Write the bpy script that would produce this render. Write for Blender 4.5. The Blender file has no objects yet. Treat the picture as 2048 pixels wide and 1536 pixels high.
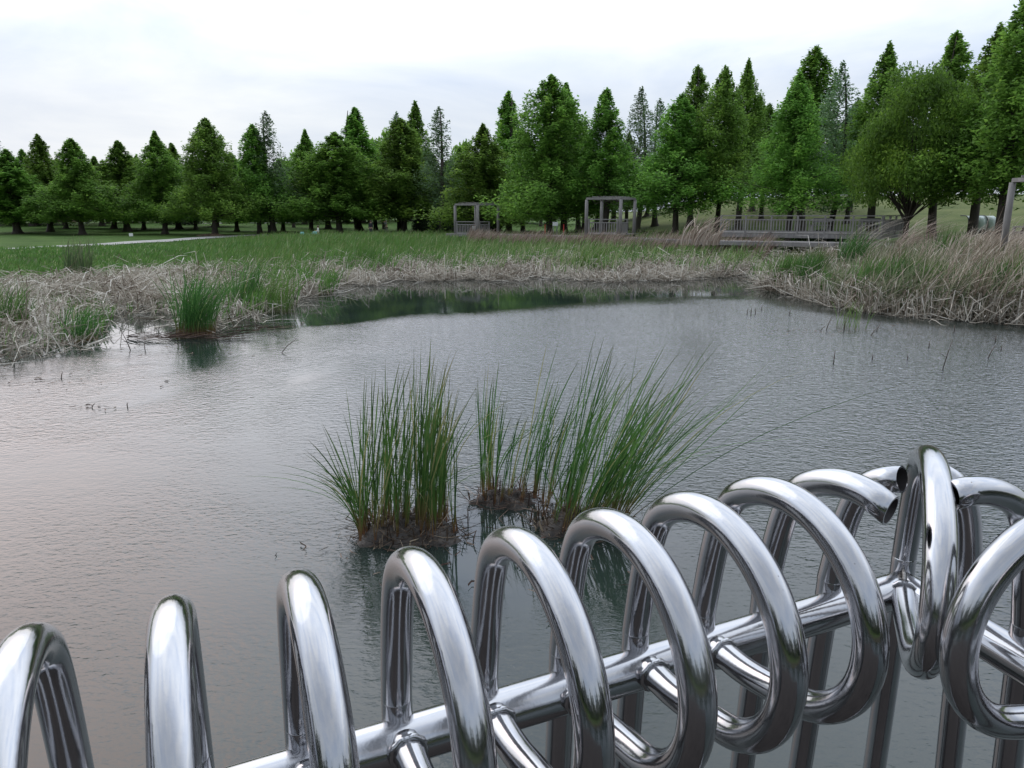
import bpy, bmesh, math, random
import numpy as np
from mathutils import Vector, Matrix

random.seed(7)
RNG = np.random.default_rng(11)
scene = bpy.context.scene
COL = scene.collection
R = math.radians

# ------------------------------------------------------------------ camera, sky, sun, exposure
EYE = 3.1                       # eye height above the water
PITCH = 13.05                   # degrees down
FPX = 1471.0                    # focal length in pixels of a 2048 px wide frame
cam_d = bpy.data.cameras.new('camera')
cam_d.sensor_width = 36.0
cam_d.lens = 36.0 * FPX / 2048.0
cam_d.clip_start = 0.05
cam_d.clip_end = 6000.0
cam = bpy.data.objects.new('camera', cam_d)
cam.location = (0, 0, EYE)
cam.rotation_euler = (R(90 - PITCH), 0, 0)
COL.objects.link(cam)
scene.camera = cam

SUN_AZ = -40.0                  # degrees from the view direction, to the left
SUN_EL = 30.0
world = bpy.data.worlds.new("World")
scene.world = world
world.use_nodes = True
wn = world.node_tree.nodes
wl = world.node_tree.links
wn.clear()


def W(t, **kw):
    n = wn.new(t)
    for k, v in kw.items():
        setattr(n, k, v)
    return n


w_out = W('ShaderNodeOutputWorld')
w_bg = W('ShaderNodeBackground')
w_bg.inputs['Strength'].default_value = 0.1
w_sky = W('ShaderNodeTexSky', sky_type='NISHITA', sun_disc=False)
w_sky.sun_elevation = R(SUN_EL)
w_sky.sun_rotation = R(SUN_AZ)
w_sky.air_density = 1.3
w_sky.dust_density = 2.0
w_tc = W('ShaderNodeTexCoord')
w_map = W('ShaderNodeMapping')
w_map.inputs['Scale'].default_value = (1.0, 1.0, 3.4)
w_n1 = W('ShaderNodeTexNoise')
w_n1.inputs['Scale'].default_value = 2.3
w_n1.inputs['Detail'].default_value = 7
w_n1.inputs['Roughness'].default_value = 0.55
w_n1.inputs['Distortion'].default_value = 0.5
w_r1 = W('ShaderNodeMapRange')
w_r1.inputs['From Min'].default_value = 0.36
w_r1.inputs['From Max'].default_value = 0.62
wl.new(w_tc.outputs['Generated'], w_map.inputs['Vector'])
wl.new(w_map.outputs[0], w_n1.inputs['Vector'])
wl.new(w_n1.outputs['Fac'], w_r1.inputs['Value'])
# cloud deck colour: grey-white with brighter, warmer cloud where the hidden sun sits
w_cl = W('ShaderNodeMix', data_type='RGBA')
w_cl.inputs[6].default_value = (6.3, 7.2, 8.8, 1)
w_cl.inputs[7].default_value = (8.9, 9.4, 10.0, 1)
wl.new(w_r1.outputs[0], w_cl.inputs[0])
sd = Vector((math.sin(R(SUN_AZ)) * math.cos(R(SUN_EL)), math.cos(R(SUN_AZ)) * math.cos(R(SUN_EL)), math.sin(R(SUN_EL))))
w_dot = W('ShaderNodeVectorMath', operation='DOT_PRODUCT')
w_dot.inputs[1].default_value = sd
w_nrm = W('ShaderNodeVectorMath', operation='NORMALIZE')
wl.new(w_tc.outputs['Generated'], w_nrm.inputs[0])
wl.new(w_nrm.outputs[0], w_dot.inputs[0])
w_glow = W('ShaderNodeMapRange', interpolation_type='SMOOTHSTEP')
w_glow.inputs['From Min'].default_value = 0.93
w_glow.inputs['From Max'].default_value = 1.0
wl.new(w_dot.outputs['Value'], w_glow.inputs['Value'])
w_gm = W('ShaderNodeMath', operation='MULTIPLY')
w_gr = W('ShaderNodeMapRange')
w_gr.inputs['To Min'].default_value = 0.35
wl.new(w_r1.outputs[0], w_gr.inputs['Value'])
wl.new(w_glow.outputs[0], w_gm.inputs[0])
wl.new(w_gr.outputs[0], w_gm.inputs[1])
w_warm = W('ShaderNodeMix', data_type='RGBA')
w_warm.inputs[7].default_value = (11.2, 9.0, 8.6, 1)
wl.new(w_gm.outputs[0], w_warm.inputs[0])
wl.new(w_cl.outputs[2], w_warm.inputs[6])
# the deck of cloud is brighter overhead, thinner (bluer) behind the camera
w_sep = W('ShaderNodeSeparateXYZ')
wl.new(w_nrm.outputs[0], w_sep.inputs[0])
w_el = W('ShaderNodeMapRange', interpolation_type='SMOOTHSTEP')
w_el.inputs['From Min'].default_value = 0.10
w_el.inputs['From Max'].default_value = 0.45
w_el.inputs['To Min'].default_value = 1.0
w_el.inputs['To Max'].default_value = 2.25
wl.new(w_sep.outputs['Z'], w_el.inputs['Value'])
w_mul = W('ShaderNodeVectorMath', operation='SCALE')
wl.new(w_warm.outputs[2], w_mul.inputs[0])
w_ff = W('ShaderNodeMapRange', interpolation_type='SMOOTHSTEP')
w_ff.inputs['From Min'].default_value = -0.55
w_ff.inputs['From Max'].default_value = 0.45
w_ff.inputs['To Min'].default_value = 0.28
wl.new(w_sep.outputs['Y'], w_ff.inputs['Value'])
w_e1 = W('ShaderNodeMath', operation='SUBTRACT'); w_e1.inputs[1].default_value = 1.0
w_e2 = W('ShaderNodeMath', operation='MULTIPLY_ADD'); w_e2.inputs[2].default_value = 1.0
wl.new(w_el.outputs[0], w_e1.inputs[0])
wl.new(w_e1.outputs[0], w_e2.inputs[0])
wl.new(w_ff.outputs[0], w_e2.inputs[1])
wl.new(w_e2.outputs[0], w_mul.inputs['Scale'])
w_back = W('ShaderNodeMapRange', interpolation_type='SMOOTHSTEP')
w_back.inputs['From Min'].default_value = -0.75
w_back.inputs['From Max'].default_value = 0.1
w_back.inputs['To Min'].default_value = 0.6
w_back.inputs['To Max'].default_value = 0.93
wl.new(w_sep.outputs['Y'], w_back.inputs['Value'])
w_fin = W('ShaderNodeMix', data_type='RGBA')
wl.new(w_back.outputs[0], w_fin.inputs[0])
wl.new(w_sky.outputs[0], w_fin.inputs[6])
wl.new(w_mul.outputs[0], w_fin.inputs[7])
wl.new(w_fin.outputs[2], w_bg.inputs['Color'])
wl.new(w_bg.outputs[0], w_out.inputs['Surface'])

sun_d = bpy.data.lights.new('sun', 'SUN')
sun_d.energy = 0.5
sun_d.angle = R(60)
sun_d.color = (1.0, 0.93, 0.86)
sun = bpy.data.objects.new('sun', sun_d)
sun.rotation_euler = Vector((-sd.x, -sd.y, -sd.z)).to_track_quat('-Z', 'Y').to_euler()
sun.location = (-20, 30, 30)
COL.objects.link(sun)
scene.view_settings.view_transform = 'Standard'
scene.view_settings.look = 'None'
scene.view_settings.exposure = 0.0
scene.view_settings.gamma = 1.0
scene.cycles.max_bounces = 8
scene.cycles.transparent_max_bounces = 8
scene.cycles.caustics_reflective = False
scene.cycles.caustics_refractive = False
scene.cycles.sample_clamp_indirect = 4.0

CP, SP = math.cos(R(PITCH)), math.sin(R(PITCH))


def slope_of(v):
    b = (768 - v) / FPX
    return (-SP + b * CP) / (CP + b * SP)


def px(u, dist, z=0.3):
    """world x,y of the point seen in photo column u at forward distance y = dist and height z"""
    depth = dist * CP + (EYE - z) * SP
    return ((u - 1024) / FPX * depth, dist)


def ground_px(u, v, z=0.0):
    b = (768 - v) / FPX
    t = (z - EYE) / (-SP + b * CP)
    return ((u - 1024) / FPX * t, (CP + b * SP) * t)


def to_px(x, y, z):
    d = y * CP - (z - EYE) * SP
    u = y * SP + (z - EYE) * CP
    return 1024 + FPX * x / d, 768 - FPX * u / d


def z_at(v, dist):
    return EYE + dist * slope_of(v)


# ------------------------------------------------------------------ scene bookkeeping
def tag(o, label=None, cat=None, group=None, kind=None):
    if label: o['label'] = label
    if cat: o['category'] = cat
    if group: o['group'] = group
    if kind: o['kind'] = kind
    return o


def empty(name, loc, rz=0.0):
    o = bpy.data.objects.new(name, None)
    o.location = loc
    o.rotation_euler = (0, 0, rz)
    o.empty_display_size = 0.3
    COL.objects.link(o)
    return o


def link(name, me, mat=None, parent=None, smooth=False):
    o = bpy.data.objects.new(name, me)
    COL.objects.link(o)
    if mat and not me.materials:
        me.materials.append(mat)
    if smooth:
        me.polygons.foreach_set('use_smooth', np.ones(len(me.polygons), dtype=bool))
    if parent: o.parent = parent
    return o


def np_mesh(name, V, F, attrs=None):
    """V (n,3), F (m,4) or (m,3)"""
    V = np.ascontiguousarray(V, dtype=np.float32)
    F = np.ascontiguousarray(F, dtype=np.int32)
    k = F.shape[1]
    me = bpy.data.meshes.new(name)
    me.vertices.add(len(V))
    me.vertices.foreach_set('co', V.ravel())
    me.loops.add(F.size)
    me.loops.foreach_set('vertex_index', F.ravel())
    me.polygons.add(len(F))
    me.polygons.foreach_set('loop_start', np.arange(0, F.size, k, dtype=np.int32))
    for nme, arr in (attrs or {}).items():
        a = me.attributes.new(nme, 'FLOAT', 'POINT')
        a.data.foreach_set('value', np.ascontiguousarray(arr, dtype=np.float32))
    me.update(calc_edges=True)
    return me


class MB:
    """collects boxes, tubes and other shapes of one part in one mesh"""

    def __init__(self):
        self.bm = bmesh.new()

    def box(self, c, s, rz=0.0, bevel=0.0, M=None):
        m = Matrix.Translation(c) @ Matrix.Rotation(rz, 4, 'Z') @ Matrix.Diagonal((s[0], s[1], s[2], 1))
        if M: m = M @ m
        g = bmesh.ops.create_cube(self.bm, size=1.0, matrix=m)
        if bevel:
            es = list({e for v in g['verts'] for e in v.link_edges})
            bmesh.ops.bevel(self.bm, geom=es, offset=bevel, segments=2, affect='EDGES', profile=0.6)
        return self

    def bar(self, a, b, w, d=None):
        """rectangular bar from a to b"""
        a, b = Vector(a), Vector(b)
        L = (b - a).length
        q = (b - a).to_track_quat('X', 'Z').to_matrix().to_4x4()
        m = Matrix.Translation((a + b) / 2) @ q @ Matrix.Diagonal((L, w, d or w, 1))
        bmesh.ops.create_cube(self.bm, size=1.0, matrix=m)
        return self

    def tube(self, pts, rad, n=12, caps=True, closed=False):
        pts = [Vector(p) for p in pts]
        rads = rad if isinstance(rad, (list, tuple)) else [rad] * len(pts)
        rings = []
        up = None
        for i, p in enumerate(pts):
            if closed:
                t = (pts[(i + 1) % len(pts)] - pts[i - 1]).normalized()
            else:
                t = (pts[min(i + 1, len(pts) - 1)] - pts[max(i - 1, 0)]).normalized()
            if up is None:
                up = t.orthogonal().normalized()
            up = (up - t * up.dot(t)).normalized()
            bi = t.cross(up)
            rings.append([self.bm.verts.new(p + (up * math.cos(2 * math.pi * k / n) + bi * math.sin(2 * math.pi * k / n)) * rads[i]) for k in range(n)])
        m = len(rings)
        for i in range(m if closed else m - 1):
            A, B = rings[i], rings[(i + 1) % m]
            for k in range(n):
                self.bm.faces.new((A[k], A[(k + 1) % n], B[(k + 1) % n], B[k])).smooth = True
        if caps and not closed:
            self.bm.faces.new(rings[0][::-1])
            self.bm.faces.new(rings[-1])
        return self

    def ball(self, c, r, sc=(1, 1, 1), sub=2):
        g = bmesh.ops.create_icosphere(self.bm, subdivisions=sub, radius=r, matrix=Matrix.Translation(c) @ Matrix.Diagonal((*sc, 1)))
        for v in g['verts']:
            for f in v.link_faces: f.smooth = True
        return self

    def build(self, name, mat, parent=None):
        me = bpy.data.meshes.new(name)
        bmesh.ops.recalc_face_normals(self.bm, faces=self.bm.faces)
        self.bm.to_mesh(me)
        self.bm.free()
        me.materials.append(mat)
        o = bpy.data.objects.new(name, me)
        COL.objects.link(o)
        if parent: o.parent = parent
        return o


# ------------------------------------------------------------------ materials
def new_mat(name):
    m = bpy.data.materials.new(name)
    m.use_nodes = True
    nt = m.node_tree
    nt.nodes.clear()
    out = nt.nodes.new('ShaderNodeOutputMaterial')
    return m, nt, out


def N(nt, t, ins=None, **kw):
    n = nt.nodes.new(t)
    for k, v in kw.items():
        setattr(n, k, v)
    for k, v in (ins or {}).items():
        if hasattr(v, 'links') or isinstance(v, bpy.types.NodeSocket):
            nt.links.new(v, n.inputs[k])
        else:
            n.inputs[k].default_value = v
    return n


def ramp(nt, fac, stops, interp='LINEAR'):
    r = nt.nodes.new('ShaderNodeValToRGB')
    r.color_ramp.interpolation = interp
    el = r.color_ramp.elements
    while len(el) < len(stops): el.new(0.5)
    for e, (p, c) in zip(el, stops):
        e.position = p
        e.color = (*c, 1)
    nt.links.new(fac, r.inputs[0])
    return r.outputs[0]


def mat_plain(name, col, rough=0.6, metal=0.0, noise=0.15, scale=8.0, bump=0.0):
    m, nt, out = new_mat(name)
    tc = N(nt, 'ShaderNodeTexCoord')
    nz = N(nt, 'ShaderNodeTexNoise', {'Vector': tc.outputs['Object'], 'Scale': scale, 'Detail': 5.0})
    c = ramp(nt, nz.outputs['Fac'], [(0.3, tuple(x * (1 - noise) for x in col)), (0.7, tuple(min(1, x * (1 + noise)) for x in col))])
    b = N(nt, 'ShaderNodeBsdfPrincipled', {'Base Color': c, 'Roughness': rough, 'Metallic': metal})
    if bump:
        bp = N(nt, 'ShaderNodeBump', {'Height': nz.outputs['Fac'], 'Strength': bump, 'Distance': 0.02})
        nt.links.new(bp.outputs[0], b.inputs['Normal'])
    nt.links.new(b.outputs[0], out.inputs[0])
    return m


def mat_wood(name, a, b_, scale=6.0):
    m, nt, out = new_mat(name)
    tc = N(nt, 'ShaderNodeTexCoord')
    mp = N(nt, 'ShaderNodeMapping', {'Vector': tc.outputs['Object'], 'Scale': (1.0, 1.0, 0.25)})
    nz = N(nt, 'ShaderNodeTexNoise', {'Vector': mp.outputs[0], 'Scale': scale, 'Detail': 6.0, 'Roughness': 0.65})
    c = ramp(nt, nz.outputs['Fac'], [(0.3, a), (0.7, b_)])
    bp = N(nt, 'ShaderNodeBump', {'Height': nz.outputs['Fac'], 'Strength': 0.4, 'Distance': 0.01})
    b = N(nt, 'ShaderNodeBsdfPrincipled', {'Base Color': c, 'Roughness': 0.85, 'Normal': bp.outputs[0]})
    nt.links.new(b.outputs[0], out.inputs[0])
    return m


def mat_leaf(name, stops, trans=0.3, obj_var=0.17, attr='rnd', along=None, rough=0.55):
    """foliage: colour from the per-leaf attribute, varied a little from plant to plant"""
    m, nt, out = new_mat(name)
    at = N(nt, 'ShaderNodeAttribute', attribute_name=attr)
    c = ramp(nt, at.outputs['Fac'], stops)
    oi = N(nt, 'ShaderNodeObjectInfo')
    mr = N(nt, 'ShaderNodeMapRange', {'Value': oi.outputs['Random'], 'To Min': 1 - obj_var, 'To Max': 1 + obj_var})
    hs = N(nt, 'ShaderNodeHueSaturation', {'Color': c, 'Value': mr.outputs[0]})
    hr = N(nt, 'ShaderNodeMapRange', {'Value': oi.outputs['Random'], 'From Min': 0.0, 'To Min': 0.488, 'To Max': 0.512})
    nt.links.new(hr.outputs[0], hs.inputs['Hue'])
    col = hs.outputs[0]
    if along:
        al = N(nt, 'ShaderNodeAttribute', attribute_name='along')
        f0 = N(nt, 'ShaderNodeMapRange', {'Value': al.outputs['Fac'], 'From Min': along[0], 'From Max': along[1], 'To Min': 1.0, 'To Max': 0.0})
        mx = N(nt, 'ShaderNodeMix', data_type='RGBA')
        nt.links.new(f0.outputs[0], mx.inputs[0])
        nt.links.new(col, mx.inputs[6])
        mx.inputs[7].default_value = (*along[2], 1)
        f1 = N(nt, 'ShaderNodeMapRange', {'Value': al.outputs['Fac'], 'From Min': 0.8, 'From Max': 1.0, 'To Min': 0.0, 'To Max': 0.75})
        m2 = N(nt, 'ShaderNodeMix', data_type='RGBA')
        nt.links.new(f1.outputs[0], m2.inputs[0])
        nt.links.new(mx.outputs[2], m2.inputs[6])
        m2.inputs[7].default_value = (*along[3], 1)
        col = m2.outputs[2]
    d = N(nt, 'ShaderNodeBsdfPrincipled', {'Base Color': col, 'Roughness': rough, 'Specular IOR Level': 0.3})
    t = N(nt, 'ShaderNodeBsdfTranslucent', {'Color': col})
    mix = N(nt, 'ShaderNodeMixShader', {0: trans, 1: d.outputs[0], 2: t.outputs[0]})
    nt.links.new(mix.outputs[0], out.inputs[0])
    return m


M_cypress = mat_leaf('cypress_leaf', [(0.0, (0.125, 0.235, 0.050)), (0.5, (0.195, 0.355, 0.066)), (0.85, (0.26, 0.43, 0.072)), (1.0, (0.33, 0.50, 0.08))], 0.62)
M_pale = mat_leaf('thin_leaf', [(0.0, (0.12, 0.20, 0.10)), (0.6, (0.17, 0.28, 0.13)), (1.0, (0.24, 0.36, 0.16))], 0.55)
M_broad = mat_leaf('broad_leaf', [(0.0, (0.08, 0.15, 0.028)), (0.5, (0.15, 0.27, 0.042)), (1.0, (0.30, 0.45, 0.065))], 0.6, 0.05)
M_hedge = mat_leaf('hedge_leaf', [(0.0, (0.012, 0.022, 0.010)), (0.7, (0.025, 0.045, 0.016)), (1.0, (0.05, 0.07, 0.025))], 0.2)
M_bark = mat_wood('bark', (0.035, 0.028, 0.023), (0.085, 0.068, 0.055), 5.0)
M_reed = mat_leaf('reed_green', [(0.0, (0.065, 0.14, 0.030)), (0.5, (0.115, 0.235, 0.050)), (0.85, (0.185, 0.30, 0.075)), (1.0, (0.40, 0.41, 0.24))], 0.3, 0.0,
                  along=(0.0, 0.2, (0.11, 0.085, 0.045), (0.16, 0.15, 0.06)))
M_olive = mat_leaf('reed_olive', [(0.0, (0.07, 0.115, 0.05)), (0.5, (0.15, 0.20, 0.09)), (1.0, (0.34, 0.34, 0.22))], 0.3, 0.0,
                   along=(0.0, 0.3, (0.18, 0.14, 0.09), (0.26, 0.23, 0.15)))
M_meadow = mat_leaf('meadow_grass', [(0.0, (0.035, 0.085, 0.022)), (0.6, (0.07, 0.15, 0.04)), (1.0, (0.13, 0.22, 0.06))], 0.3, 0.0)
M_dry = mat_leaf('dry_reed', [(0.0, (0.11, 0.08, 0.055)), (0.3, (0.30, 0.26, 0.205)), (0.7, (0.51, 0.46, 0.385)), (1.0, (0.72, 0.68, 0.60))], 0.15, 0.0, rough=0.8)
M_dryred = mat_leaf('dry_reed_reddish', [(0.0, (0.17, 0.12, 0.085)), (0.5, (0.38, 0.31, 0.245)), (1.0, (0.60, 0.53, 0.45))], 0.15, 0.0, rough=0.8)
M_cattail = mat_leaf('cattail_leaf', [(0.0, (0.035, 0.095, 0.025)), (0.5, (0.08, 0.19, 0.045)), (0.88, (0.15, 0.29, 0.075)), (1.0, (0.34, 0.34, 0.14))], 0.4, 0.05,
                     along=(0.02, 0.26, (0.20, 0.10, 0.05), (0.12, 0.085, 0.025)))
M_stub = mat_leaf('dead_stub', [(0.0, (0.04, 0.026, 0.02)), (0.6, (0.12, 0.08, 0.058)), (1.0, (0.38, 0.30, 0.22))], 0.05, 0.0, rough=0.9)
M_greywood = mat_wood('weathered_wood', (0.16, 0.15, 0.145), (0.28, 0.265, 0.255))
M_deckwood = mat_wood('deck_wood', (0.022, 0.018, 0.016), (0.052, 0.043, 0.038))


def mat_steel():
    m, nt, out = new_mat('stainless_steel')
    tc = N(nt, 'ShaderNodeTexCoord')
    n1 = N(nt, 'ShaderNodeTexNoise', {'Vector': tc.outputs['Object'], 'Scale': 9.0, 'Detail': 6.0, 'Roughness': 0.6})
    n2 = N(nt, 'ShaderNodeTexNoise', {'Vector': tc.outputs['Object'], 'Scale': 220.0, 'Detail': 3.0})
    v = N(nt, 'ShaderNodeTexVoronoi', {'Vector': tc.outputs['Object'], 'Scale': 95.0, 'Randomness': 1.0})
    spot = ramp(nt, v.outputs['Distance'], [(0.03, (0.28, 0.24, 0.2)), (0.09, (1, 1, 1))])
    n3 = N(nt, 'ShaderNodeTexNoise', {'Vector': tc.outputs['Object'], 'Scale': 24.0, 'Detail': 2.0})
    few = ramp(nt, n3.outputs['Fac'], [(0.60, (0, 0, 0)), (0.66, (1, 1, 1))])
    base = ramp(nt, n1.outputs['Fac'], [(0.3, (0.40, 0.40, 0.415)), (0.7, (0.50, 0.50, 0.515))])
    mx = N(nt, 'ShaderNodeMix', data_type='RGBA', blend_type='MULTIPLY')
    nt.links.new(few, mx.inputs[0])
    nt.links.new(base, mx.inputs[6])
    nt.links.new(spot, mx.inputs[7])
    r = N(nt, 'ShaderNodeMapRange', {'Value': n1.outputs['Fac'], 'From Min': 0.3, 'From Max': 0.7, 'To Min': 0.09, 'To Max': 0.20})
    bp = N(nt, 'ShaderNodeBump', {'Height': n2.outputs['Fac'], 'Strength': 0.035, 'Distance': 0.002})
    b = N(nt, 'ShaderNodeBsdfPrincipled', {'Base Color': mx.outputs[2], 'Metallic': 1.0, 'Roughness': r.outputs[0], 'Normal': bp.outputs[0]})
    nt.links.new(b.outputs[0], out.inputs[0])
    return m


M_steel = mat_steel()
M_inside = mat_plain('unpolished_shaded_inside', (0.05, 0.045, 0.045), 0.6, 0.5, 0.3, 60.0)  # unpolished tube inside, colour darkened to stand for shade in the hollow
M_weld = mat_plain('weld_bead', (0.32, 0.31, 0.30), 0.45, 0.9, 0.4, 160.0, 0.5)


A1, A2 = 0.0155, 0.0150


def mat_water():
    m, nt, out = new_mat('pond_water')
    tc = N(nt, 'ShaderNodeTexCoord')
    P = tc.outputs['Object']
    sep = N(nt, 'ShaderNodeSeparateXYZ', {0: P})

    # wind patches: ripply in the open middle and right, calm along the far bank and near left
    big = N(nt, 'ShaderNodeTexNoise', {'Vector': P, 'Scale': 0.14, 'Detail': 4.0, 'Roughness': 0.55, 'Distortion': 0.6})
    at = N(nt, 'ShaderNodeAttribute', attribute_name='calm')
    # calm attribute 1 = sheltered
    a1 = N(nt, 'ShaderNodeMath', {0: big.outputs['Fac'], 1: 0.5}, operation='SUBTRACT')
    a2 = N(nt, 'ShaderNodeMath', {0: a1.outputs[0], 1: 0.9}, operation='MULTIPLY')
    a3 = N(nt, 'ShaderNodeMath', {0: at.outputs['Fac'], 1: a2.outputs[0]}, operation='ADD')
    wind = N(nt, 'ShaderNodeMapRange', {'Value': a3.outputs[0], 'From Min': 0.30, 'From Max': 0.75, 'To Min': 1.0, 'To Max': 0.012}, interpolation_type='SMOOTHSTEP')
    # wavelets
    mp = N(nt, 'ShaderNodeMapping', {'Vector': P, 'Rotation': (0, 0, R(14)), 'Scale': (0.55, 1.0, 1.0)})
    w1 = N(nt, 'ShaderNodeTexNoise', {'Vector': mp.outputs[0], 'Scale': 23.0, 'Detail': 2.5, 'Roughness': 0.55, 'Distortion': 0.3})
    mp2 = N(nt, 'ShaderNodeMapping', {'Vector': P, 'Rotation': (0, 0, R(-22)), 'Scale': (0.6, 1.0, 1.0)})
    w2 = N(nt, 'ShaderNodeTexNoise', {'Vector': mp2.outputs[0], 'Scale': 9.0, 'Detail': 2.0, 'Distortion': 0.2})
    s1 = N(nt, 'ShaderNodeMath', {0: w1.outputs['Fac'], 1: A1}, operation='MULTIPLY')
    s2 = N(nt, 'ShaderNodeMath', {0: w2.outputs['Fac'], 1: A2}, operation='MULTIPLY')
    s3 = N(nt, 'ShaderNodeMath', {0: s1.outputs[0], 1: s2.outputs[0]}, operation='ADD')
    s4 = N(nt, 'ShaderNodeMath', {0: s3.outputs[0], 1: wind.outputs[0]}, operation='MULTIPLY')
    bp = N(nt, 'ShaderNodeBump', {'Height': s4.outputs[0], 'Strength': 1.0, 'Distance': 1.0})
    mud = N(nt, 'ShaderNodeTexNoise', {'Vector': P, 'Scale': 0.6, 'Detail': 4.0})
    c = ramp(nt, mud.outputs['Fac'], [(0.3, (0.016, 0.025, 0.020)), (0.7, (0.026, 0.039, 0.034))])
    # murky body colour below, mirror above: share set by the Fresnel term of the still surface
    body = N(nt, 'ShaderNodeBsdfDiffuse', {'Color': c})
    mirror = N(nt, 'ShaderNodeBsdfGlossy', {'Color': (1.0, 0.975, 1.0, 1), 'Roughness': 0.04, 'Normal': bp.outputs[0]})
    fr = N(nt, 'ShaderNodeFresnel', {'IOR': 1.52})
    mx = N(nt, 'ShaderNodeMixShader', {0: fr.outputs[0], 1: body.outputs[0], 2: mirror.outputs[0]})
    nt.links.new(mx.outputs[0], out.inputs[0])
    return m


def mat_ground():
    m, nt, out = new_mat('ground_soil_and_lawn')
    tc = N(nt, 'ShaderNodeTexCoord')
    P = tc.outputs['Object']
    n1 = N(nt, 'ShaderNodeTexNoise', {'Vector': P, 'Scale': 0.35, 'Detail': 6.0, 'Roughness': 0.6})
    n2 = N(nt, 'ShaderNodeTexNoise', {'Vector': P, 'Scale': 3.0, 'Detail': 6.0, 'Roughness': 0.7})
    g = ramp(nt, n1.outputs['Fac'], [(0.3, (0.045, 0.085, 0.022)), (0.6, (0.075, 0.13, 0.032)), (0.8, (0.12, 0.15, 0.05))])
    d = ramp(nt, n2.outputs['Fac'], [(0.3, (0.035, 0.028, 0.02)), (0.7, (0.085, 0.07, 0.05))])
    hy = ramp(nt, n1.outputs['Fac'], [(0.3, (0.09, 0.115, 0.04)), (0.7, (0.17, 0.18, 0.075))])
    a = N(nt, 'ShaderNodeAttribute', attribute_name='lawn')
    h = N(nt, 'ShaderNodeAttribute', attribute_name='hay')
    mx = N(nt, 'ShaderNodeMix', data_type='RGBA')
    nt.links.new(a.outputs['Fac'], mx.inputs[0]); nt.links.new(d, mx.inputs[6]); nt.links.new(g, mx.inputs[7])
    m2 = N(nt, 'ShaderNodeMix', data_type='RGBA')
    nt.links.new(h.outputs['Fac'], m2.inputs[0]); nt.links.new(mx.outputs[2], m2.inputs[6]); nt.links.new(hy, m2.inputs[7])
    bp = N(nt, 'ShaderNodeBump', {'Height': n2.outputs['Fac'], 'Strength': 0.6, 'Distance': 0.08})
    b = N(nt, 'ShaderNodeBsdfPrincipled', {'Base Color': m2.outputs[2], 'Roughness': 0.95, 'Specular IOR Level': 0.1, 'Normal': bp.outputs[0]})
    nt.links.new(b.outputs[0], out.inputs[0])
    return m


# ------------------------------------------------------------------ terrain
shore_px = [(-700, 660), (-200, 625), (0, 612), (240, 618), (420, 612), (600, 598), (672, 562), (800, 553), (1000, 551), (1250, 553),
            (1500, 546), (1545, 566), (1640, 592), (1750, 618), (1900, 632), (2060, 642), (2350, 680)]
SHORE = [ground_px(u, v) for u, v in shore_px] + [(24, 8), (30, -14), (-30, -14), (-34, 8)]
SH = np.array(SHORE)


def sdist(x, y):
    """distance to the pond's edge, negative over water"""
    P = np.stack([x, y], -1)
    best = np.full(x.shape, 1e9)
    ins = np.zeros(x.shape, bool)
    for i in range(len(SH)):
        a, b = SH[i], SH[(i + 1) % len(SH)]
        ab = b - a
        t = np.clip(((P - a) @ ab) / (ab @ ab), 0, 1)
        d = np.hypot(*(np.moveaxis(P - (a + t[..., None] * ab), -1, 0)))
        best = np.minimum(best, d)
        c = ((a[1] > y) != (b[1] > y)) & (x < (b[0] - a[0]) * (y - a[1]) / (b[1] - a[1] + 1e-12) + a[0])
        ins ^= c
    return np.where(ins, -best, best)


def sst(a, b, x):
    t = np.clip((x - a) / (b - a), 0, 1)
    return t * t * (3 - 2 * t)


def wob(x, y, s, seed=0.0):
    return (np.sin(x * s * 1.0 + 1.3 + seed) * np.cos(y * s * 0.8 + .4 + seed * 2) + 0.6 * np.sin(x * s * 2.3 + y * s * 1.7 + 2 + seed) + 0.4 * np.cos(x * s * 3.9 - y * s * 4.3 + seed)) / 2


def ground_z(x, y):
    x = np.asarray(x, float); y = np.asarray(y, float)
    sdv = sdist(x, y)
    r = np.hypot(x, y)
    az = np.degrees(np.arctan2(x, y))
    z = -0.7 + 0.68 * sst(-1.6, 0.1, sdv) + 0.14 * sst(0, 3.0, sdv)
    right = sst(-4, 12, az)
    z = z + 0.32 * sst(50, 60, r) * (1 - right) + 0.55 * sst(40, 56, r) * right * sst(0, 8, sdv)
    z = z + 0.35 * sst(14, 24, az) * sst(0, 6, sdv)
    z = z + (0.38 * sst(70, 86, r) + 1.0 * sst(90, 150, r)) * (1 - right)
    z = z + (4.4 * sst(58, 112, r)) * sst(3, 16, az)
    z = z + 2.5 * sst(250, 900, r)
    z = z + 0.05 * wob(x, y, 0.35) * sst(0, 2, sdv)
    return z


def gz(x, y):
    return float(ground_z(np.array([x]), np.array([y]))[0])


na = 340
rr = np.concatenate([np.linspace(0.5, 14, 16), np.linspace(14.4, 75, 150), np.geomspace(76, 2600, 60)])
az_f = np.radians(np.concatenate([np.linspace(-46, 46, 260), np.linspace(48, 312, 80)]))
A, RR = np.meshgrid(az_f, rr)
X, Y = RR * np.sin(A), RR * np.cos(A)
Z = ground_z(X, Y)
V = np.stack([X, Y, Z], -1).reshape(-1, 3)
nr, nc = A.shape
ii, jj = np.meshgrid(np.arange(nr - 1), np.arange(nc), indexing='ij')
j2 = (jj + 1) % nc
F = np.stack([ii * nc + jj, ii * nc + j2, (ii + 1) * nc + j2, (ii + 1) * nc + jj], -1).reshape(-1, 4)
cen = np.array([[0, 0, -0.7]])
V = np.vstack([V, cen])
rv, azv = np.hypot(V[:, 0], V[:, 1]), np.degrees(np.arctan2(V[:, 0], V[:, 1]))
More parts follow.
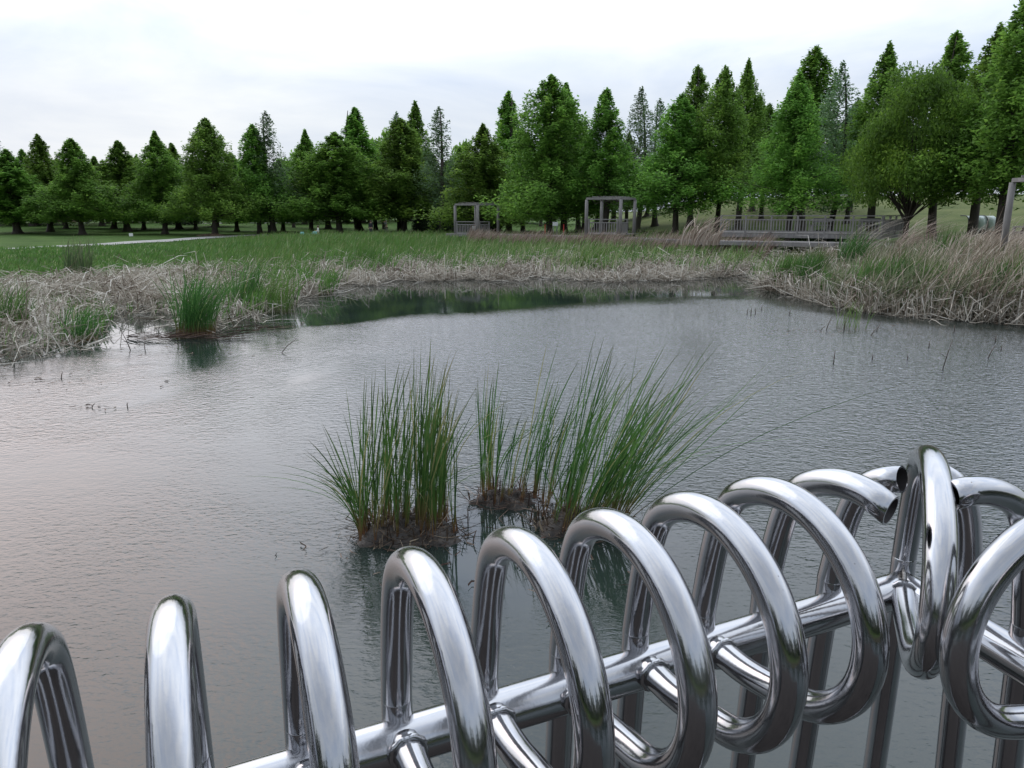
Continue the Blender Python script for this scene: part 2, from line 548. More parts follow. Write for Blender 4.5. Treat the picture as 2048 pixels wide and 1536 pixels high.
lawn = sst(56, 64, rv) * (1 - 0.0 * rv) + 0.75 * (1 - sst(56, 64, rv)) * sst(1.5, 8, sdist(V[:, 0], V[:, 1]))
hay = sst(62, 84, rv) * sst(3, 10, azv) * 0.9
me = np_mesh('ground', V, F, {'lawn': np.clip(lawn, 0, 1), 'hay': hay})
g = link('ground', me, mat_ground(), smooth=True)
g['kind'] = 'structure'

# water sheet with the sheltered (calm) zones stored per point
xs = np.linspace(-46, 40, 216); ys = np.linspace(-16, 40, 170)
X, Y = np.meshgrid(xs, ys)
U_, V_ = to_px(X, np.maximum(Y, 2.0), 0 * X)
edge = np.interp(U_, [-300, 0, 330, 520, 640, 800, 1000, 1250, 1500, 1620, 1700, 1850, 2048, 2300], [760, 740, 690, 668, 655, 640, 625, 610, 598, 612, 628, 640, 655, 670])
calm = np.clip(0.5 + (edge - V_) / 46.0, 0, 1)
d_isl = np.hypot((X - 0.15) / 1.9, (Y - 6.4) / 1.6)
d_left = sst(-1.2, -6.0, X - 0 * Y) * 0
calm = np.maximum(calm, 0.80 * np.exp(-d_isl ** 4))
calm = np.maximum(calm, 0.60 * (1 - sst(500, 1350, U_)))
calm = np.maximum(calm, 0.58 * sst(850, 1200, V_))
n_r, n_c = X.shape
V = np.stack([X, Y, 0 * X], -1).reshape(-1, 3)
ii, jj = np.meshgrid(np.arange(n_r - 1), np.arange(n_c - 1), indexing='ij')
F = np.stack([ii * n_c + jj, ii * n_c + jj + 1, (ii + 1) * n_c + jj + 1, (ii + 1) * n_c + jj], -1).reshape(-1, 4)
wt = link('water', np_mesh('water', V, F, {'calm': calm.ravel()}), mat_water())
wt['kind'] = 'structure'

# park path beyond the meadow
def strip(name, pts, width, mat, dz=0.01, n=60):
    P = np.array(pts, float)
    t = np.linspace(0, 1, n)
    s = np.linspace(0, 1, len(P))
    C = np.stack([np.interp(t, s, P[:, 0]), np.interp(t, s, P[:, 1])], -1)
    for _ in range(6):
        C[1:-1] = (C[:-2] + C[2:] + 2 * C[1:-1]) / 4
    T = np.gradient(C, axis=0); T /= np.linalg.norm(T, axis=1)[:, None]
    Nn = np.stack([-T[:, 1], T[:, 0]], -1)
    rows = []
    for k in np.linspace(-.5, .5, 5):
        q = C + Nn * width * k
        rows.append(np.column_stack([q, ground_z(q[:, 0], q[:, 1]) + dz]))
    V = np.stack(rows, 1).reshape(-1, 3)
    ii, jj = np.meshgrid(np.arange(n - 1), np.arange(4), indexing='ij')
    F = np.stack([ii * 5 + jj, ii * 5 + jj + 1, (ii + 1) * 5 + jj + 1, (ii + 1) * 5 + jj], -1).reshape(-1, 4)
    o = link(name, np_mesh(name, V, F), mat)
    o['kind'] = 'structure'
    return o


M_path = mat_plain('path_gravel', (0.36, 0.35, 0.33), 0.95, 0, 0.12, 3.0)
strip('path', [px(-420, 50), px(-150, 54), px(80, 59), px(250, 66), px(400, 74), px(560, 83), px(800, 90), px(1000, 88), px(1200, 80)], 2.5, M_path, 0.05)
strip('path', [px(380, 118), px(460, 121), px(600, 125)], 1.6, M_path, 0.06)


# ------------------------------------------------------------------ plants: ribbons and leaf clouds
def ribbons(P, Wd, side, rnd, along=True):
    """P (n,k,3) spines, Wd (n,k) widths, side (n,3) direction across the blade"""
    n, k, _ = P.shape
    L = P - side[:, None, :] * Wd[..., None] / 2
    Rr = P + side[:, None, :] * Wd[..., None] / 2
    V = np.stack([L, Rr], 2).reshape(-1, 3)
    base = (np.arange(n) * k * 2)[:, None]
    i = np.arange(k - 1)[None] * 2
    F = np.stack([base + i, base + i + 1, base + i + 3, base + i + 2], -1).reshape(-1, 4)
    rn = np.repeat(rnd, k * 2)
    al = np.tile(np.repeat(np.linspace(0, 1, k), 2), n)
    return V, F, rn, al


class Cloud:
    def __init__(self): self.V, self.F, self.r, self.a, self.n = [], [], [], [], 0

    def add(self, V, F, rn, al):
        self.V.append(V); self.F.append(F + self.n); self.r.append(rn); self.a.append(al); self.n += len(V)

    def mesh(self, name):
        return np_mesh(name, np.vstack(self.V), np.vstack(self.F), {'rnd': np.concatenate(self.r), 'along': np.concatenate(self.a)})


def blades(base, h, az, lean, bend, w, rnd, k=5, rng=RNG):
    n = len(base)
    t = np.linspace(0, 1, k)[None]
    hd = h[:, None] * (lean[:, None] * t + bend[:, None] * t ** 2.2)
    zz = h[:, None] * (t - 0.45 * np.minimum(bend, 1.2)[:, None] * t ** 2.6)
    P = np.stack([base[:, 0:1] + hd * np.sin(az)[:, None], base[:, 1:2] + hd * np.cos(az)[:, None], base[:, 2:3] + zz], -1)
    sa = rng.uniform(0, np.pi, n)
    side = np.stack([np.cos(sa) * 1.0, np.sin(sa) * 0.6, 0 * sa], -1)
    side /= np.linalg.norm(side, axis=1)[:, None]
    prof = np.array([0.8, 1.0, 0.95, 0.7, 0.12]) if k == 5 else np.interp(t[0], [0, .25, .6, .85, 1], [.75, .95, 1, .8, .06])
    Wd = w[:, None] * prof[None]
    return ribbons(P, Wd, side, rnd)


def kinked(base, h1, h2, az1, inc1, az2, inc2, w, rnd, rng=RNG):
    """dead stems folded once: inc = inclination from vertical (radians)"""
    d1 = np.stack([np.sin(inc1) * np.sin(az1), np.sin(inc1) * np.cos(az1), np.cos(inc1)], -1)
    d2 = np.stack([np.sin(inc2) * np.sin(az2), np.sin(inc2) * np.cos(az2), np.cos(inc2)], -1)
    p0 = base; p1 = base + d1 * h1[:, None] * .5; p2 = base + d1 * h1[:, None]
    p3 = p2 + d2 * h2[:, None] * .5; p4 = p2 + d2 * h2[:, None]
    P = np.stack([p0, p1, p2, p3, p4], 1)
    P[..., 2] = np.maximum(P[..., 2], 0.012 + 0.02 * rng.random((len(base), 1)))
    n = len(base)
    sa = rng.uniform(0, np.pi, n)
    side = np.stack([np.cos(sa), np.sin(sa) * .5, rng.normal(0, .5, n)], -1)
    side /= np.linalg.norm(side, axis=1)[:, None]
    Wd = w[:, None] * np.array([1, 1, .9, .7, .25])[None]
    return ribbons(P, Wd, side, rnd)


def sample_polar(n, r0, r1, a0=-37.5, a1=37.5):
    r = RNG.uniform(r0, r1, n); a = np.radians(RNG.uniform(a0, a1, n))
    return r * np.sin(a), r * np.cos(a)


def zones(x, y):
    z = ground_z(x, y)
    u, v = to_px(x, y, np.maximum(z, 0))
    return z, u, v, sdist(x, y)


dry_line = lambda u: np.interp(u, [-200, 0, 200, 400, 560, 680, 1000, 1500, 1560, 1700, 2100], [612, 596, 578, 562, 556, 535, 530, 528, 520, 520, 510])
path_line = lambda u: np.interp(u, [-300, 0, 200, 450, 640, 900, 1200, 1500, 1800, 2048, 2300], [512, 499, 493, 485, 478, 477, 480, 484, 494, 505, 520])

# green meadow of low marsh plants and reeds
x, y = sample_polar(200000, 17, 82)
z, u, v, s = zones(x, y)
noise = wob(x, y, 0.5)
isl = (wob(x, y, 1.05, 9) > .12) & (s > -.9) & (v < 700) & (RNG.random(len(x)) < .62)
isl |= (s > -8) & (u < 600) & (v < np.interp(u, [-300, 0, 205, 236, 330, 430, 605], [760, 720, 670, 630, 630, 655, 610])) & (RNG.random(len(x)) < .16 + .3 * (wob(x, y, .9, 5) > .25))
keep = ((s > -0.8) | isl) & (v > path_line(u)) & ((v < dry_line(u) + 14 * noise + RNG.normal(0, 7, len(x))) | isl) & (u < 1560 + 30 * noise)
x, y, z, u, v = x[keep], y[keep], np.maximum(z[keep], 0), u[keep], v[keep]
# cluster: thin a little by noise
nn = wob(x, y, 1.3, 4)
k2 = RNG.random(len(x)) < 0.75 + 0.3 * nn
x, y, z, u, v, nn = x[k2], y[k2], z[k2], u[k2], v[k2], nn[k2]
tall = sst(250, 640, u) + 0.0
n = len(x)
h = (0.26 + 0.10 * sst(500, 560, v)) * (1 - tall) + tall * (0.92 + 0.2 * sst(478, 505, v))
h = h * RNG.uniform(0.7, 1.22, n) * (1 + .25 * nn)
# the reeds nearest the path must not hide it on the left
cloud = Cloud()
rnd = np.clip(0.42 + 0.22 * nn + RNG.normal(0, .17, n), 0, 1)
stray = RNG.random(n) < 0.05 + .36 * sst(760, 1150, u)
rnd[stray] = RNG.uniform(.9, 1.0, stray.sum())
cloud.add(*blades(np.stack([x, y, z], -1), h, R(80) + RNG.normal(0, .9, n), RNG.uniform(0, .25, n), RNG.uniform(.05, .5, n), 0.020 + 0.00055 * np.hypot(x, y) * RNG.uniform(.6, 1.3, n), rnd))
m_ = cloud.mesh('green_reeds')
o = link('green_reeds', m_, M_reed)
tag(o, 'bright green marsh grass and reeds covering the flat between pond and trees', 'reeds', kind='stuff')
print('green', n)

# dead straw-coloured reeds: collapsed mat on the bank
x, y = sample_polar(170000, 14, 46)
z, u, v, s = zones(x, y)
noise = wob(x, y, 0.7, 2)
front_v = np.interp(u, [-300, 0, 110, 205, 236, 330, 360, 430, 480, 545, 605, 650, 690, 850, 1000, 1250, 1500, 1540, 1640, 1750, 1900, 2048, 2300], [790, 742, 712, 690, 648, 646, 660, 668, 655, 642, 620, 592, 568, 562, 560, 563, 556, 584, 612, 634, 642, 652, 690])
over = (v - (front_v - 60)) / 60.0          # 0 well inside the bed, 1 at its outer fringe
keep = (v < front_v + 7 * noise) & (RNG.random(len(x)) < np.where((u < 660) & (s < -.3), .50 - .40 * np.clip(over, 0, 1), 1.0)) & (v > dry_line(u) - 12 + 14 * noise + RNG.normal(0, 7, len(x)))
keep &= ~((u > 1545) & (RNG.random(len(x)) < 0.40))
keep &= RNG.random(len(x)) < np.clip(0.62 + 0.55 * noise, .08, 1)
x, y, z, u, v, s, noise = (q[keep] for q in (x, y, z, u, v, s, noise))
n = len(x)
z = np.maximum(z, 0.0)
frontness = sst(0.5, -0.3, s)
cloud = Cloud()
lying = RNG.random(n) < np.where(u > 1545, 0.35, 0.55)
inc1 = np.where(lying, RNG.uniform(1.0, 1.55, n), np.abs(RNG.normal(.25, .35, n)))
h1 = np.where(lying, RNG.uniform(.3, 1.1, n), RNG.uniform(.2, .75, n)) * np.where(u > 1545, 1.25, .9)
h2 = RNG.uniform(.15, .75, n) * np.where(u > 1545, 1.2, .9)
az1 = RNG.uniform(0, 2 * np.pi, n)
bigs = RNG.random(n) < .06
h1 = np.where(bigs, h1 * 1.7, h1)
az2 = az1 + RNG.normal(0, .9, n)
inc2 = np.where(lying, RNG.uniform(1.2, 1.8, n), RNG.uniform(1.0, 2.5, n))
zb = z + np.where(lying, RNG.uniform(0, .35, n) * sst(-1.0, 1.2, s), 0)
rnd = np.clip(.55 + .35 * wob(x, y, 1.1, 7) + RNG.normal(0, .25, n), 0, 1)
cloud.add(*kinked(np.stack([x, y, zb], -1), h1, h2, az1, inc1, az2, inc2, 0.012 + .00062 * np.hypot(x, y) * RNG.uniform(.6, 1.3, n), rnd))
o = link('dry_reeds', cloud.mesh('dry_reeds'), M_dry)
tag(o, 'pale dead reeds collapsed and tangled along the water edge', 'dead reeds', kind='stuff')
print('dry', n)

# standing reeds of the right bank: olive green mixed with bent straw, drooping to the right in the wind
x, y = sample_polar(72000, 16, 40, 12, 40)
z, u, v, s = zones(x, y)
keep = (u > 1535) & (s > -0.9) & (v > 478)
x, y, z, u, v, s = (q[keep] for q in (x, y, z, u, v, s))
n = len(x)
cl = wob(x, y, 1.6, 1)
big = sst(1540, 1860, u)
h = (0.95 + .6 * big + 0.2 * cl) * RNG.uniform(.75, 1.25, n)
green = RNG.random(n) < np.clip(0.85 - 0.42 * sst(1780, 2020, u) + .4 * cl, .1, .97)
base = np.stack([x, y, np.maximum(z, 0)], -1)
for sel, nm, mt, lb in ((green, 'olive_reeds', M_olive, 'olive green reeds growing thickly on the right bank'), (~green, 'straw_reeds', M_dryred, 'pinkish straw reeds bent over by the wind on the right bank')):
    k = sel.sum()
    cloud = Cloud()
    hh = h[sel] * (1.0 if nm == 'olive_reeds' else 1.22)
    rnd = np.clip(RNG.normal(.5, .25, k) + .2 * cl[sel], 0, 1)
    cloud.add(*blades(base[sel], hh, R(85) + RNG.normal(0, .8, k), RNG.uniform(-.05, .25, k), RNG.uniform(.1, .9, k) * (1.0 if nm == 'olive_reeds' else 1.25), (.012 + .0006 * np.hypot(x, y)[sel]) * RNG.uniform(.6, 1.2, k), rnd, k=6))
    o = link(nm, cloud.mesh(nm), mt)
    tag(o, lb, 'reeds', kind='stuff')


# broken pale stalks leaning out of the front of the right bank
x, y = sample_polar(60000, 16, 36, 14, 38)
z, u, v, s = zones(x, y)
keep = (u > 1540) & (s > -1.3) & (s < 2.4) & (RNG.random(len(x)) < .18 + .4 * wob(x, y, 1.4, 8))
x, y, z = x[keep], y[keep], np.maximum(z[keep], 0)
n = len(x)
c = Cloud()
c.add(*kinked(np.stack([x, y, z + RNG.uniform(0, .3, n) * (z > .02)], -1), RNG.uniform(.35, 1.1, n), RNG.uniform(.2, .7, n), RNG.uniform(0, 6.3, n), np.abs(RNG.normal(.55, .45, n)), RNG.uniform(0, 6.3, n), RNG.uniform(.9, 2.6, n), RNG.uniform(.018, .036, n), np.clip(RNG.normal(.62, .3, n), 0, 1)))
o = link('broken_stalks', c.mesh('broken_stalks'), M_dry)
tag(o, 'pale broken stalks leaning along the waterline of the right bank', 'dead reeds', kind='stuff')

# individual tufts that stand out
def tuft(name, label, cat, x, y, z, n, rad, h, az, spread, lean, bend, w, mat, group=None, sx=1.0, rmean=.45, k=7, hv=.5):
    rng = np.random.default_rng(int(abs(x * 131 + y * 977)) + n)
    a = rng.uniform(0, 2 * np.pi, n); q = np.sqrt(rng.random(n)) * rad
    bx, by = q * np.cos(a) * sx, q * np.sin(a)
    base = np.stack([bx, by, np.full(n, -0.03)], -1)
    c = Cloud()
    out_az = np.arctan2(bx, by)
    azs = az + rng.normal(0, spread, n)
    ln = lean + rng.normal(0, .06, n)
    V, F, r_, a_ = blades(base, h * rng.uniform(1 - hv, 1 + hv * .5, n), azs, ln, np.abs(bend + rng.normal(0, .15, n)), w * rng.uniform(.6, 1.2, n), np.clip(rng.normal(rmean, .22, n), 0, 1), k=k, rng=rng)
    c.add(V, F, r_, a_)
    o = link(name, c.mesh(name), mat)
    o.location = (x, y, z)
    tag(o, label, cat, group)
    return o


def tuft_px(label, u, v, n, radpx, hpx, mat, name='reed_clump', z=None, az=85, spread=.9, lean=.08, bend=.3, w=.022, sx=1.0, group='separate clumps of reeds along the bank', cat='reed clump', rmean=.45):
    x, y = ground_px(u, v, 0.0)
    d = y * CP + EYE * SP
    zz = max(gz(x, y), 0) if z is None else z
    if zz > 0.05:
        x, y = ground_px(u, v, zz); d = y * CP
    return tuft(name, label, cat, x, y, zz, n, radpx * d / FPX, hpx * d / FPX, R(az), spread, lean, bend, w, mat, group, sx, rmean)


G = 'separate clumps of reeds along the bank'
tuft_px('tall dark green reed clump standing in the water off the left bank', 392, 668, 300, 36, 128, M_cattail, bend=.4, w=.02, spread=1.1)
tuft_px('dark green reed clump just right of the tallest left bank clump', 488, 618, 170, 28, 100, M_cattail, w=.022)
tuft_px('thin green reeds between the left clumps and the inlet of open water', 560, 625, 90, 30, 90, M_reed, w=.02)
tuft_px('short green reed clump at the tip of the left reed mat', 158, 682, 150, 34, 75, M_cattail, w=.018)
tuft_px('dark reed clump at the far left edge above broken stems', 20, 655, 160, 40, 95, M_cattail, w=.018)
tuft_px('wispy yellow green bush rising from the left meadow', 158, 552, 170, 26, 72, M_olive, name='marsh_bush', lean=.05, bend=.12, w=.03, cat='bush', rmean=.3)
tuft_px('bent reddish dry grass plume on the right bank, tallest there', 1800, 520, 210, 26, 105, M_dryred, name='dry_grass_plume', az=88, spread=.35, lean=.25, bend=.75, w=.020, cat='dry grass')
tuft_px('dry grass plume standing in front of the left end of the railed deck', 1398, 488, 110, 40, 62, M_dryred, name='dry_grass_plume', az=80, spread=.6, lean=.12, bend=.5, w=.03, cat='dry grass')
tuft_px('dry reeds drooping right near the right edge under the pergola post', 1945, 530, 300, 60, 95, M_dryred, name='dry_grass_plume', az=88, spread=.5, lean=.2, bend=.7, w=.018, cat='dry grass')
tuft_px('tall straw reeds in front of the pergola post at the right edge', 1985, 520, 170, 50, 105, M_dryred, name='dry_grass_plume', az=88, spread=.5, lean=.15, bend=.6, w=.018, cat='dry grass')
tuft_px('pale arching reeds left of the tallest right bank plume', 1700, 520, 60, 30, 105, M_dry, name='dry_grass_plume', az=88, spread=.35, lean=.25, bend=.75, w=.022, cat='dry grass')
for (uu_, vv_, nn_, rp_, hp_, lb_) in (
        (1568, 580, 110, 20, 66, 'olive reed clump at the left tip of the right bank'),
        (1612, 592, 120, 22, 80, 'green reed clump next to the left tip of the right bank'),
        (1725, 612, 130, 24, 84, 'green reed clump in the middle of the right bank waterline'),
        (1782, 616, 120, 22, 90, 'upright dark reed clump right of the middle of the right bank waterline'),
        (1850, 618, 130, 26, 84, 'reed clump above the reddish stems on the right bank'),
        (1975, 626, 140, 30, 96, 'green reed clump low beside the right picture edge'),
        (2030, 634, 150, 30, 110, 'dark reed clump cut by the right picture edge'),
        (1690, 560, 120, 26, 84, 'green reeds high on the right bank behind pale stalks'),
        (1880, 566, 120, 30, 90, 'blue green reeds in the middle of the straw on the right bank')):
    tuft_px(lb_, uu_, vv_, nn_ * 3, rp_, hp_ * 1.15, M_reed if nn_ % 20 else M_cattail, w=.022, bend=.25, rmean=.35)
tuft_px('green reeds at the foot of the right bank, nearer the left end', 1650, 602, 150, 26, 70, M_reed, w=.018)
tuft_px('green reed clump low on the right bank in front of dark stems', 1905, 618, 260, 34, 80, M_cattail, w=.018, rmean=.7)
tuft_px('sparse green reeds standing in open water off the right bank', 1700, 658, 36, 30, 62, M_reed, w=.014, spread=1.2)
tuft_px('bright green clump in the middle of the far dry bank', 1175, 548, 220, 22, 58, M_reed, w=.03)
tuft_px('dark green reeds on the far bank left of the brown pergola grass', 730, 540, 200, 28, 56, M_reed, w=.03, rmean=.3)

# brown dead grass belt in front of the two pergolas
x = RNG.uniform(0, 1, 9000); uu = 930 + x * 600
dd = np.interp(uu, [930, 960, 1060, 1220, 1440, 1530], [60, 59.5, 56, 51.5, 48, 46]) - RNG.uniform(0, 3.5, 9000)
bx, by = px(uu, dd, .3)
z = np.maximum(ground_z(bx, by), 0)
c = Cloud()
n = len(bx)
gap = wob(bx, by, .8, 3)
hh = (1.55 + .45 * gap) * RNG.uniform(.6, 1.15, n)
c.add(*blades(np.stack([bx, by, z], -1), hh, R(85) + RNG.normal(0, .5, n), RNG.uniform(0, .3, n), RNG.uniform(.1, .7, n), RNG.uniform(.02, .045, n), np.clip(RNG.normal(.3, .25, n), 0, 1)))
o = link('brown_grass', c.mesh('brown_grass'), M_dryred)
tag(o, 'belt of brown dead grass in front of the pergolas', 'dead grass', kind='stuff')


# ------------------------------------------------------------------ the cattail island in the foreground
def mud_mesh(rx, ry, hz, seed):
    rng = np.random.default_rng(seed)
    nu, nv = 48, 14
    V, F = [], []
    for i in range(nv + 1):
        t = i / nv
        for j in range(nu):
            a = 2 * math.pi * j / nu
            lob = 1 + .16 * math.sin(3 * a + seed) + .10 * math.sin(7 * a + seed * 2) + .05 * math.sin(13 * a)
            q = t * lob
            bump = .35 * math.sin(9 * t * math.cos(a) + seed) * math.sin(8 * t * math.sin(a) + 1) + .25 * rng.normal() * .5
            z = hz * (1 - t ** 2.2) * (1 + bump * .8) - .06 * t ** 3 - .01
            V.append((rx * q * math.cos(a), ry * q * math.sin(a), z))
    for i in range(nv):
        for j in range(nu):
            F.append((i * nu + j, (i + 1) * nu + j, (i + 1) * nu + (j + 1) % nu, i * nu + (j + 1) % nu))
    return np_mesh('mud_mound', np.array(V), np.array(F))


M_mud = mat_plain('wet_mud', (0.042, 0.033, 0.026), 0.55, 0, 0.6, 22.0, 1.0)


def litter(n, rx, ry, hz, rng, L=(.05, .28)):
    a = rng.uniform(0, 2 * np.pi, n); q = np.sqrt(rng.random(n)) * 1.1
    bx, by = rx * q * np.cos(a), ry * q * np.sin(a)
    bz = np.maximum(hz * (1 - np.minimum(q, 1) ** 2) * rng.uniform(.5, 1.2, n), 0.004)
    return kinked(np.stack([bx, by, bz], -1), rng.uniform(*L, n), rng.uniform(.03, .2, n), rng.uniform(0, 6.3, n), rng.uniform(1.0, 1.6, n), rng.uniform(0, 6.3, n), rng.uniform(1.2, 1.8, n), rng.uniform(.004, .011, n), np.clip(rng.normal(.35, .28, n), 0, 1), rng)


def cattail_clump(label, u, v, rx, ry, hz, specs, seed, stubs=40, lit=260):
    """specs: list of (n, dx0, dx1, height, az, spread, lean, bend)"""
    rng = np.random.default_rng(seed)
    x, y = ground_px(u, v, 0.0)
    root = empty('cattail_clump', (x, y, 0))
    tag(root, label, 'cattail clump', 'cattail clumps standing in the pond')
    link('mud_mound', mud_mesh(rx, ry, hz, seed), M_mud, root, smooth=True)
    c = Cloud()
    for (n, x0, x1, h, azd, spread, lean, bend) in specs:
        # plants: each a fan of 5-7 leaves from one base
        npl = max(1, n // 6)
        cx = rng.uniform(x0, x1, npl); cy = rng.uniform(-ry * .75, ry * .75, npl)
        hp = h * rng.uniform(.70, 1.08, npl)
        lp = lean + rng.normal(0, .05, npl)
        for i in range(npl):
            k = rng.integers(5, 8)
            b = np.stack([cx[i] + rng.normal(0, .012, k), cy[i] + rng.normal(0, .012, k), np.full(k, hz * .4)], -1)
            hh = hp[i] * rng.uniform(.62, 1.08, k)
            c.add(*blades(b, hh, R(azd) + rng.normal(0, spread, k), lp[i] + rng.normal(0, .05, k), np.abs(bend + rng.normal(0, bend * .5 + .02, k)) + (rng.random(k) < .07) * rng.uniform(.4, .9, k), rng.uniform(.008, .0145, k), np.where(rng.random(k) < .07, 1.0, np.clip(rng.normal(.42, .24, k), 0, 1)), k=9, rng=rng))
    link('leaves', c.mesh('leaves'), M_cattail, root)
    c = Cloud()
    c.add(*litter(lit, rx * .95, ry, hz, rng))
    a = rng.uniform(0, 6.3, stubs); q = np.sqrt(rng.random(stubs))
    c.add(*kinked(np.stack([rx * q * np.cos(a), ry * q * np.sin(a), np.full(stubs, .0)], -1), rng.uniform(.06, .22, stubs), rng.uniform(.02, .08, stubs), rng.uniform(0, 6.3, stubs), rng.uniform(0, .35, stubs), rng.uniform(0, 6.3, stubs), rng.uniform(.2, 1.4, stubs), rng.uniform(.010, .022, stubs), np.clip(rng.normal(.5, .3, stubs), 0, 1), rng))
    link('dead_stems', c.mesh('dead_stems'), M_stub, root)
    return root


cattail_clump('dense upright cattail clump on a muddy mound, left one of the pond island', 818, 1068, .56, .40, .17,
              [(96, -.46, -.05, 1.66, 60, 1.0, .06, .09), (84, -.08, .20, 1.74, 75, .8, .06, .09), (84, .10, .46, 1.62, 70, .9, .03, .07), (36, -.52, -.38, 1.1, -85, .3, .22, .22), (14, -.45, -.3, .6, -88, .3, .6, .4)], 3, 70, 420)
cattail_clump('small upright cattail clump on mud between the two larger ones', 1010, 1003, .42, .26, .12,
              [(48, -.26, -.06, 1.62, 70, .7, .03, .07), (12, -.04, .08, 1.2, 85, .6, .08, .12), (24, .14, .34, 1.6, 88, .4, .12, .12), (24, .30, .52, 1.5, 86, .4, .10, .10)], 5, 30, 200)
cattail_clump('cattail clump blown far over to the right, right one of the pond island', 1160, 1052, .52, .36, .15,
              [(54, -.38, -.05, 1.75, 86, .45, .22, .12), (102, -.16, .40, 1.85, 88, .55, .33, .14), (42, .05, .44, 1.8, 90, .5, .50, .22), (10, .2, .44, 1.9, 92, .3, .85, .35), (24, -.36, -.1, .8, 70, .9, .18, .2)], 9, 60, 360)

# lone broken stems poking out of the water
stub_px = [(936, 1048, 34, .0), (945, 1085, 26, .3), (1494, 628, 12, .1), (1502, 630, 14, .0), (1511, 628, 12, -.1), (1523, 620, 10, .1), (1578, 629, 9, .3), (1640, 662, 10, .9), (1652, 660, 26, .35), (1687, 662, 26, .1),
           (1752, 662, 18, .5), (1740, 672, 20, .8), (1667, 726, 26, .05), (1745, 718, 10, 0), (1815, 718, 10, 0), (1885, 738, 60, .22), (1858, 694, 12, 0), (1908, 665, 14, 0), (1990, 684, 14, .1), (2002, 700, 9, .2), (1975, 716, 26, .5),
           (255, 815, 10, 0), (122, 758, 14, .3), (182, 816, 9, .9), (262, 700, 40, -.4), (290, 700, 14, .0), (560, 706, 30, 1.2)]
M_wet = mat_plain('wet_stem', (0.07, 0.045, 0.032), 0.5, 0, 0.3, 30.0)
for i, (u, v, hp, ln) in enumerate(stub_px):
    x, y = ground_px(u, v)
    d = y * CP + EYE * SP
    h = hp * d / FPX
    mb = MB()
    r0 = .0045 + .00035 * y
    mb.tube([(0, 0, -.05), (ln * h * .4, 0, h * .45), (ln * h, 0.01, h)], [r0, r0 * .9, r0 * .6], 6)
    if i % 3 == 0: mb.tube([(ln * h * .4, 0, h * .4), (ln * h * .4 - h * .25, .02, h * .55)], r0 * .6, 5)
    o = mb.build('broken_stem', M_wet)
    o.location = (x, y, 0)
    where = 'beside the cattail island' if u in (936, 945) else ('in open water off the right bank' if u > 1400 else 'in the water off the left bank')
    look = ('tall ' if hp > 28 else 'short ' if hp < 12 else '') + ('upright' if abs(ln) < .06 else 'slightly leaning' if abs(ln) < .3 else 'strongly leaning')
    tag(o, look + (' forked' if i % 3 == 0 else '') + ' dark broken reed stem ' + where, 'reed stem', 'broken reed stems ' + where)

# specks of leaf litter afloat
rng = np.random.default_rng(99)
c = Cloud()
spots = [(180, 816, .25, 14), (1240, 566, .8, 60), (1640, 663, .9, 50), (700, 1110, .3, 10), (1010, 1120, .8, 60), (60, 760, 1.5, 60), (560, 650, 1.5, 60), (1900, 655, 2.5, 120), (1350, 560, 4.0, 160), (300, 700, 1.6, 60)]
for (u, v, rad, n) in spots:
    x, y = ground_px(u, v)
    b = np.stack([x + rng.normal(0, rad, n), y + rng.normal(0, rad * .35, n), np.full(n, .006)], -1)
    b = b[sdist(b[:, 0], b[:, 1]) < 0]
    n = len(b)
    c.add(*kinked(b, rng.uniform(.02, .12, n), rng.uniform(.01, .1, n), rng.uniform(0, 6.3, n), np.full(n, 1.56), rng.uniform(0, 6.3, n), np.full(n, 1.57), rng.uniform(.008, .02, n), np.clip(rng.normal(.6, .3, n), 0, 1), rng))
o = link('floating_litter', c.mesh('floating_litter'), M_stub)
tag(o, 'specks of dead leaf floating on the pond', 'litter', kind='stuff')

# driftwood-like bundles of floating stems below the tall left clump
for (u, v, L, n, lb) in ((350, 678, 2.6, 90, 'raft of floating brown stems in front of the tall dark reed clump'), (480, 662, 1.8, 26, 'thin pale stems floating out from the tall reed clump to the right')):
    x, y = ground_px(u, v)
    rng = np.random.default_rng(u)
    b = np.stack([rng.uniform(-L / 2, L / 2, n), rng.normal(0, .12, n), rng.uniform(.005, .09, n)], -1)
    c = Cloud()
    c.add(*kinked(b, rng.uniform(.2, .7, n), rng.uniform(.1, .5, n), R(90) + rng.normal(0, .5, n), rng.uniform(1.35, 1.6, n), R(80) + rng.normal(0, .6, n), rng.uniform(1.3, 1.7, n), rng.uniform(.012, .03, n), np.clip(rng.normal(.3, .25, n), 0, 1), rng))
    o = link('floating_stems', c.mesh('floating_stems'), M_stub)
    o.location = (x, y, 0)
    tag(o, lb, 'floating stems')


# ------------------------------------------------------------------ trees
def diamonds(C, size, rnd, rng, flat=.55, aspect=.55):
    n = len(C)
    a = rng.uniform(0, 2 * np.pi, n)
    tilt = rng.normal(0, flat, n)
    roll = rng.normal(0, flat, n)
    d = np.stack([np.cos(a) * np.cos(tilt), np.sin(a) * np.cos(tilt), np.sin(tilt)], -1)
    q = np.stack([-np.sin(a) * np.cos(roll), np.cos(a) * np.cos(roll), np.sin(roll)], -1)
    s = size[:, None]
    V = np.stack([C - d * s, C + q * s * aspect, C + d * s, C - q * s * aspect], 1).reshape(-1, 3)
    F = np.arange(n * 4).reshape(-1, 4)
    return np_mesh('crown', V, F, {'rnd': np.repeat(rnd, 4)})


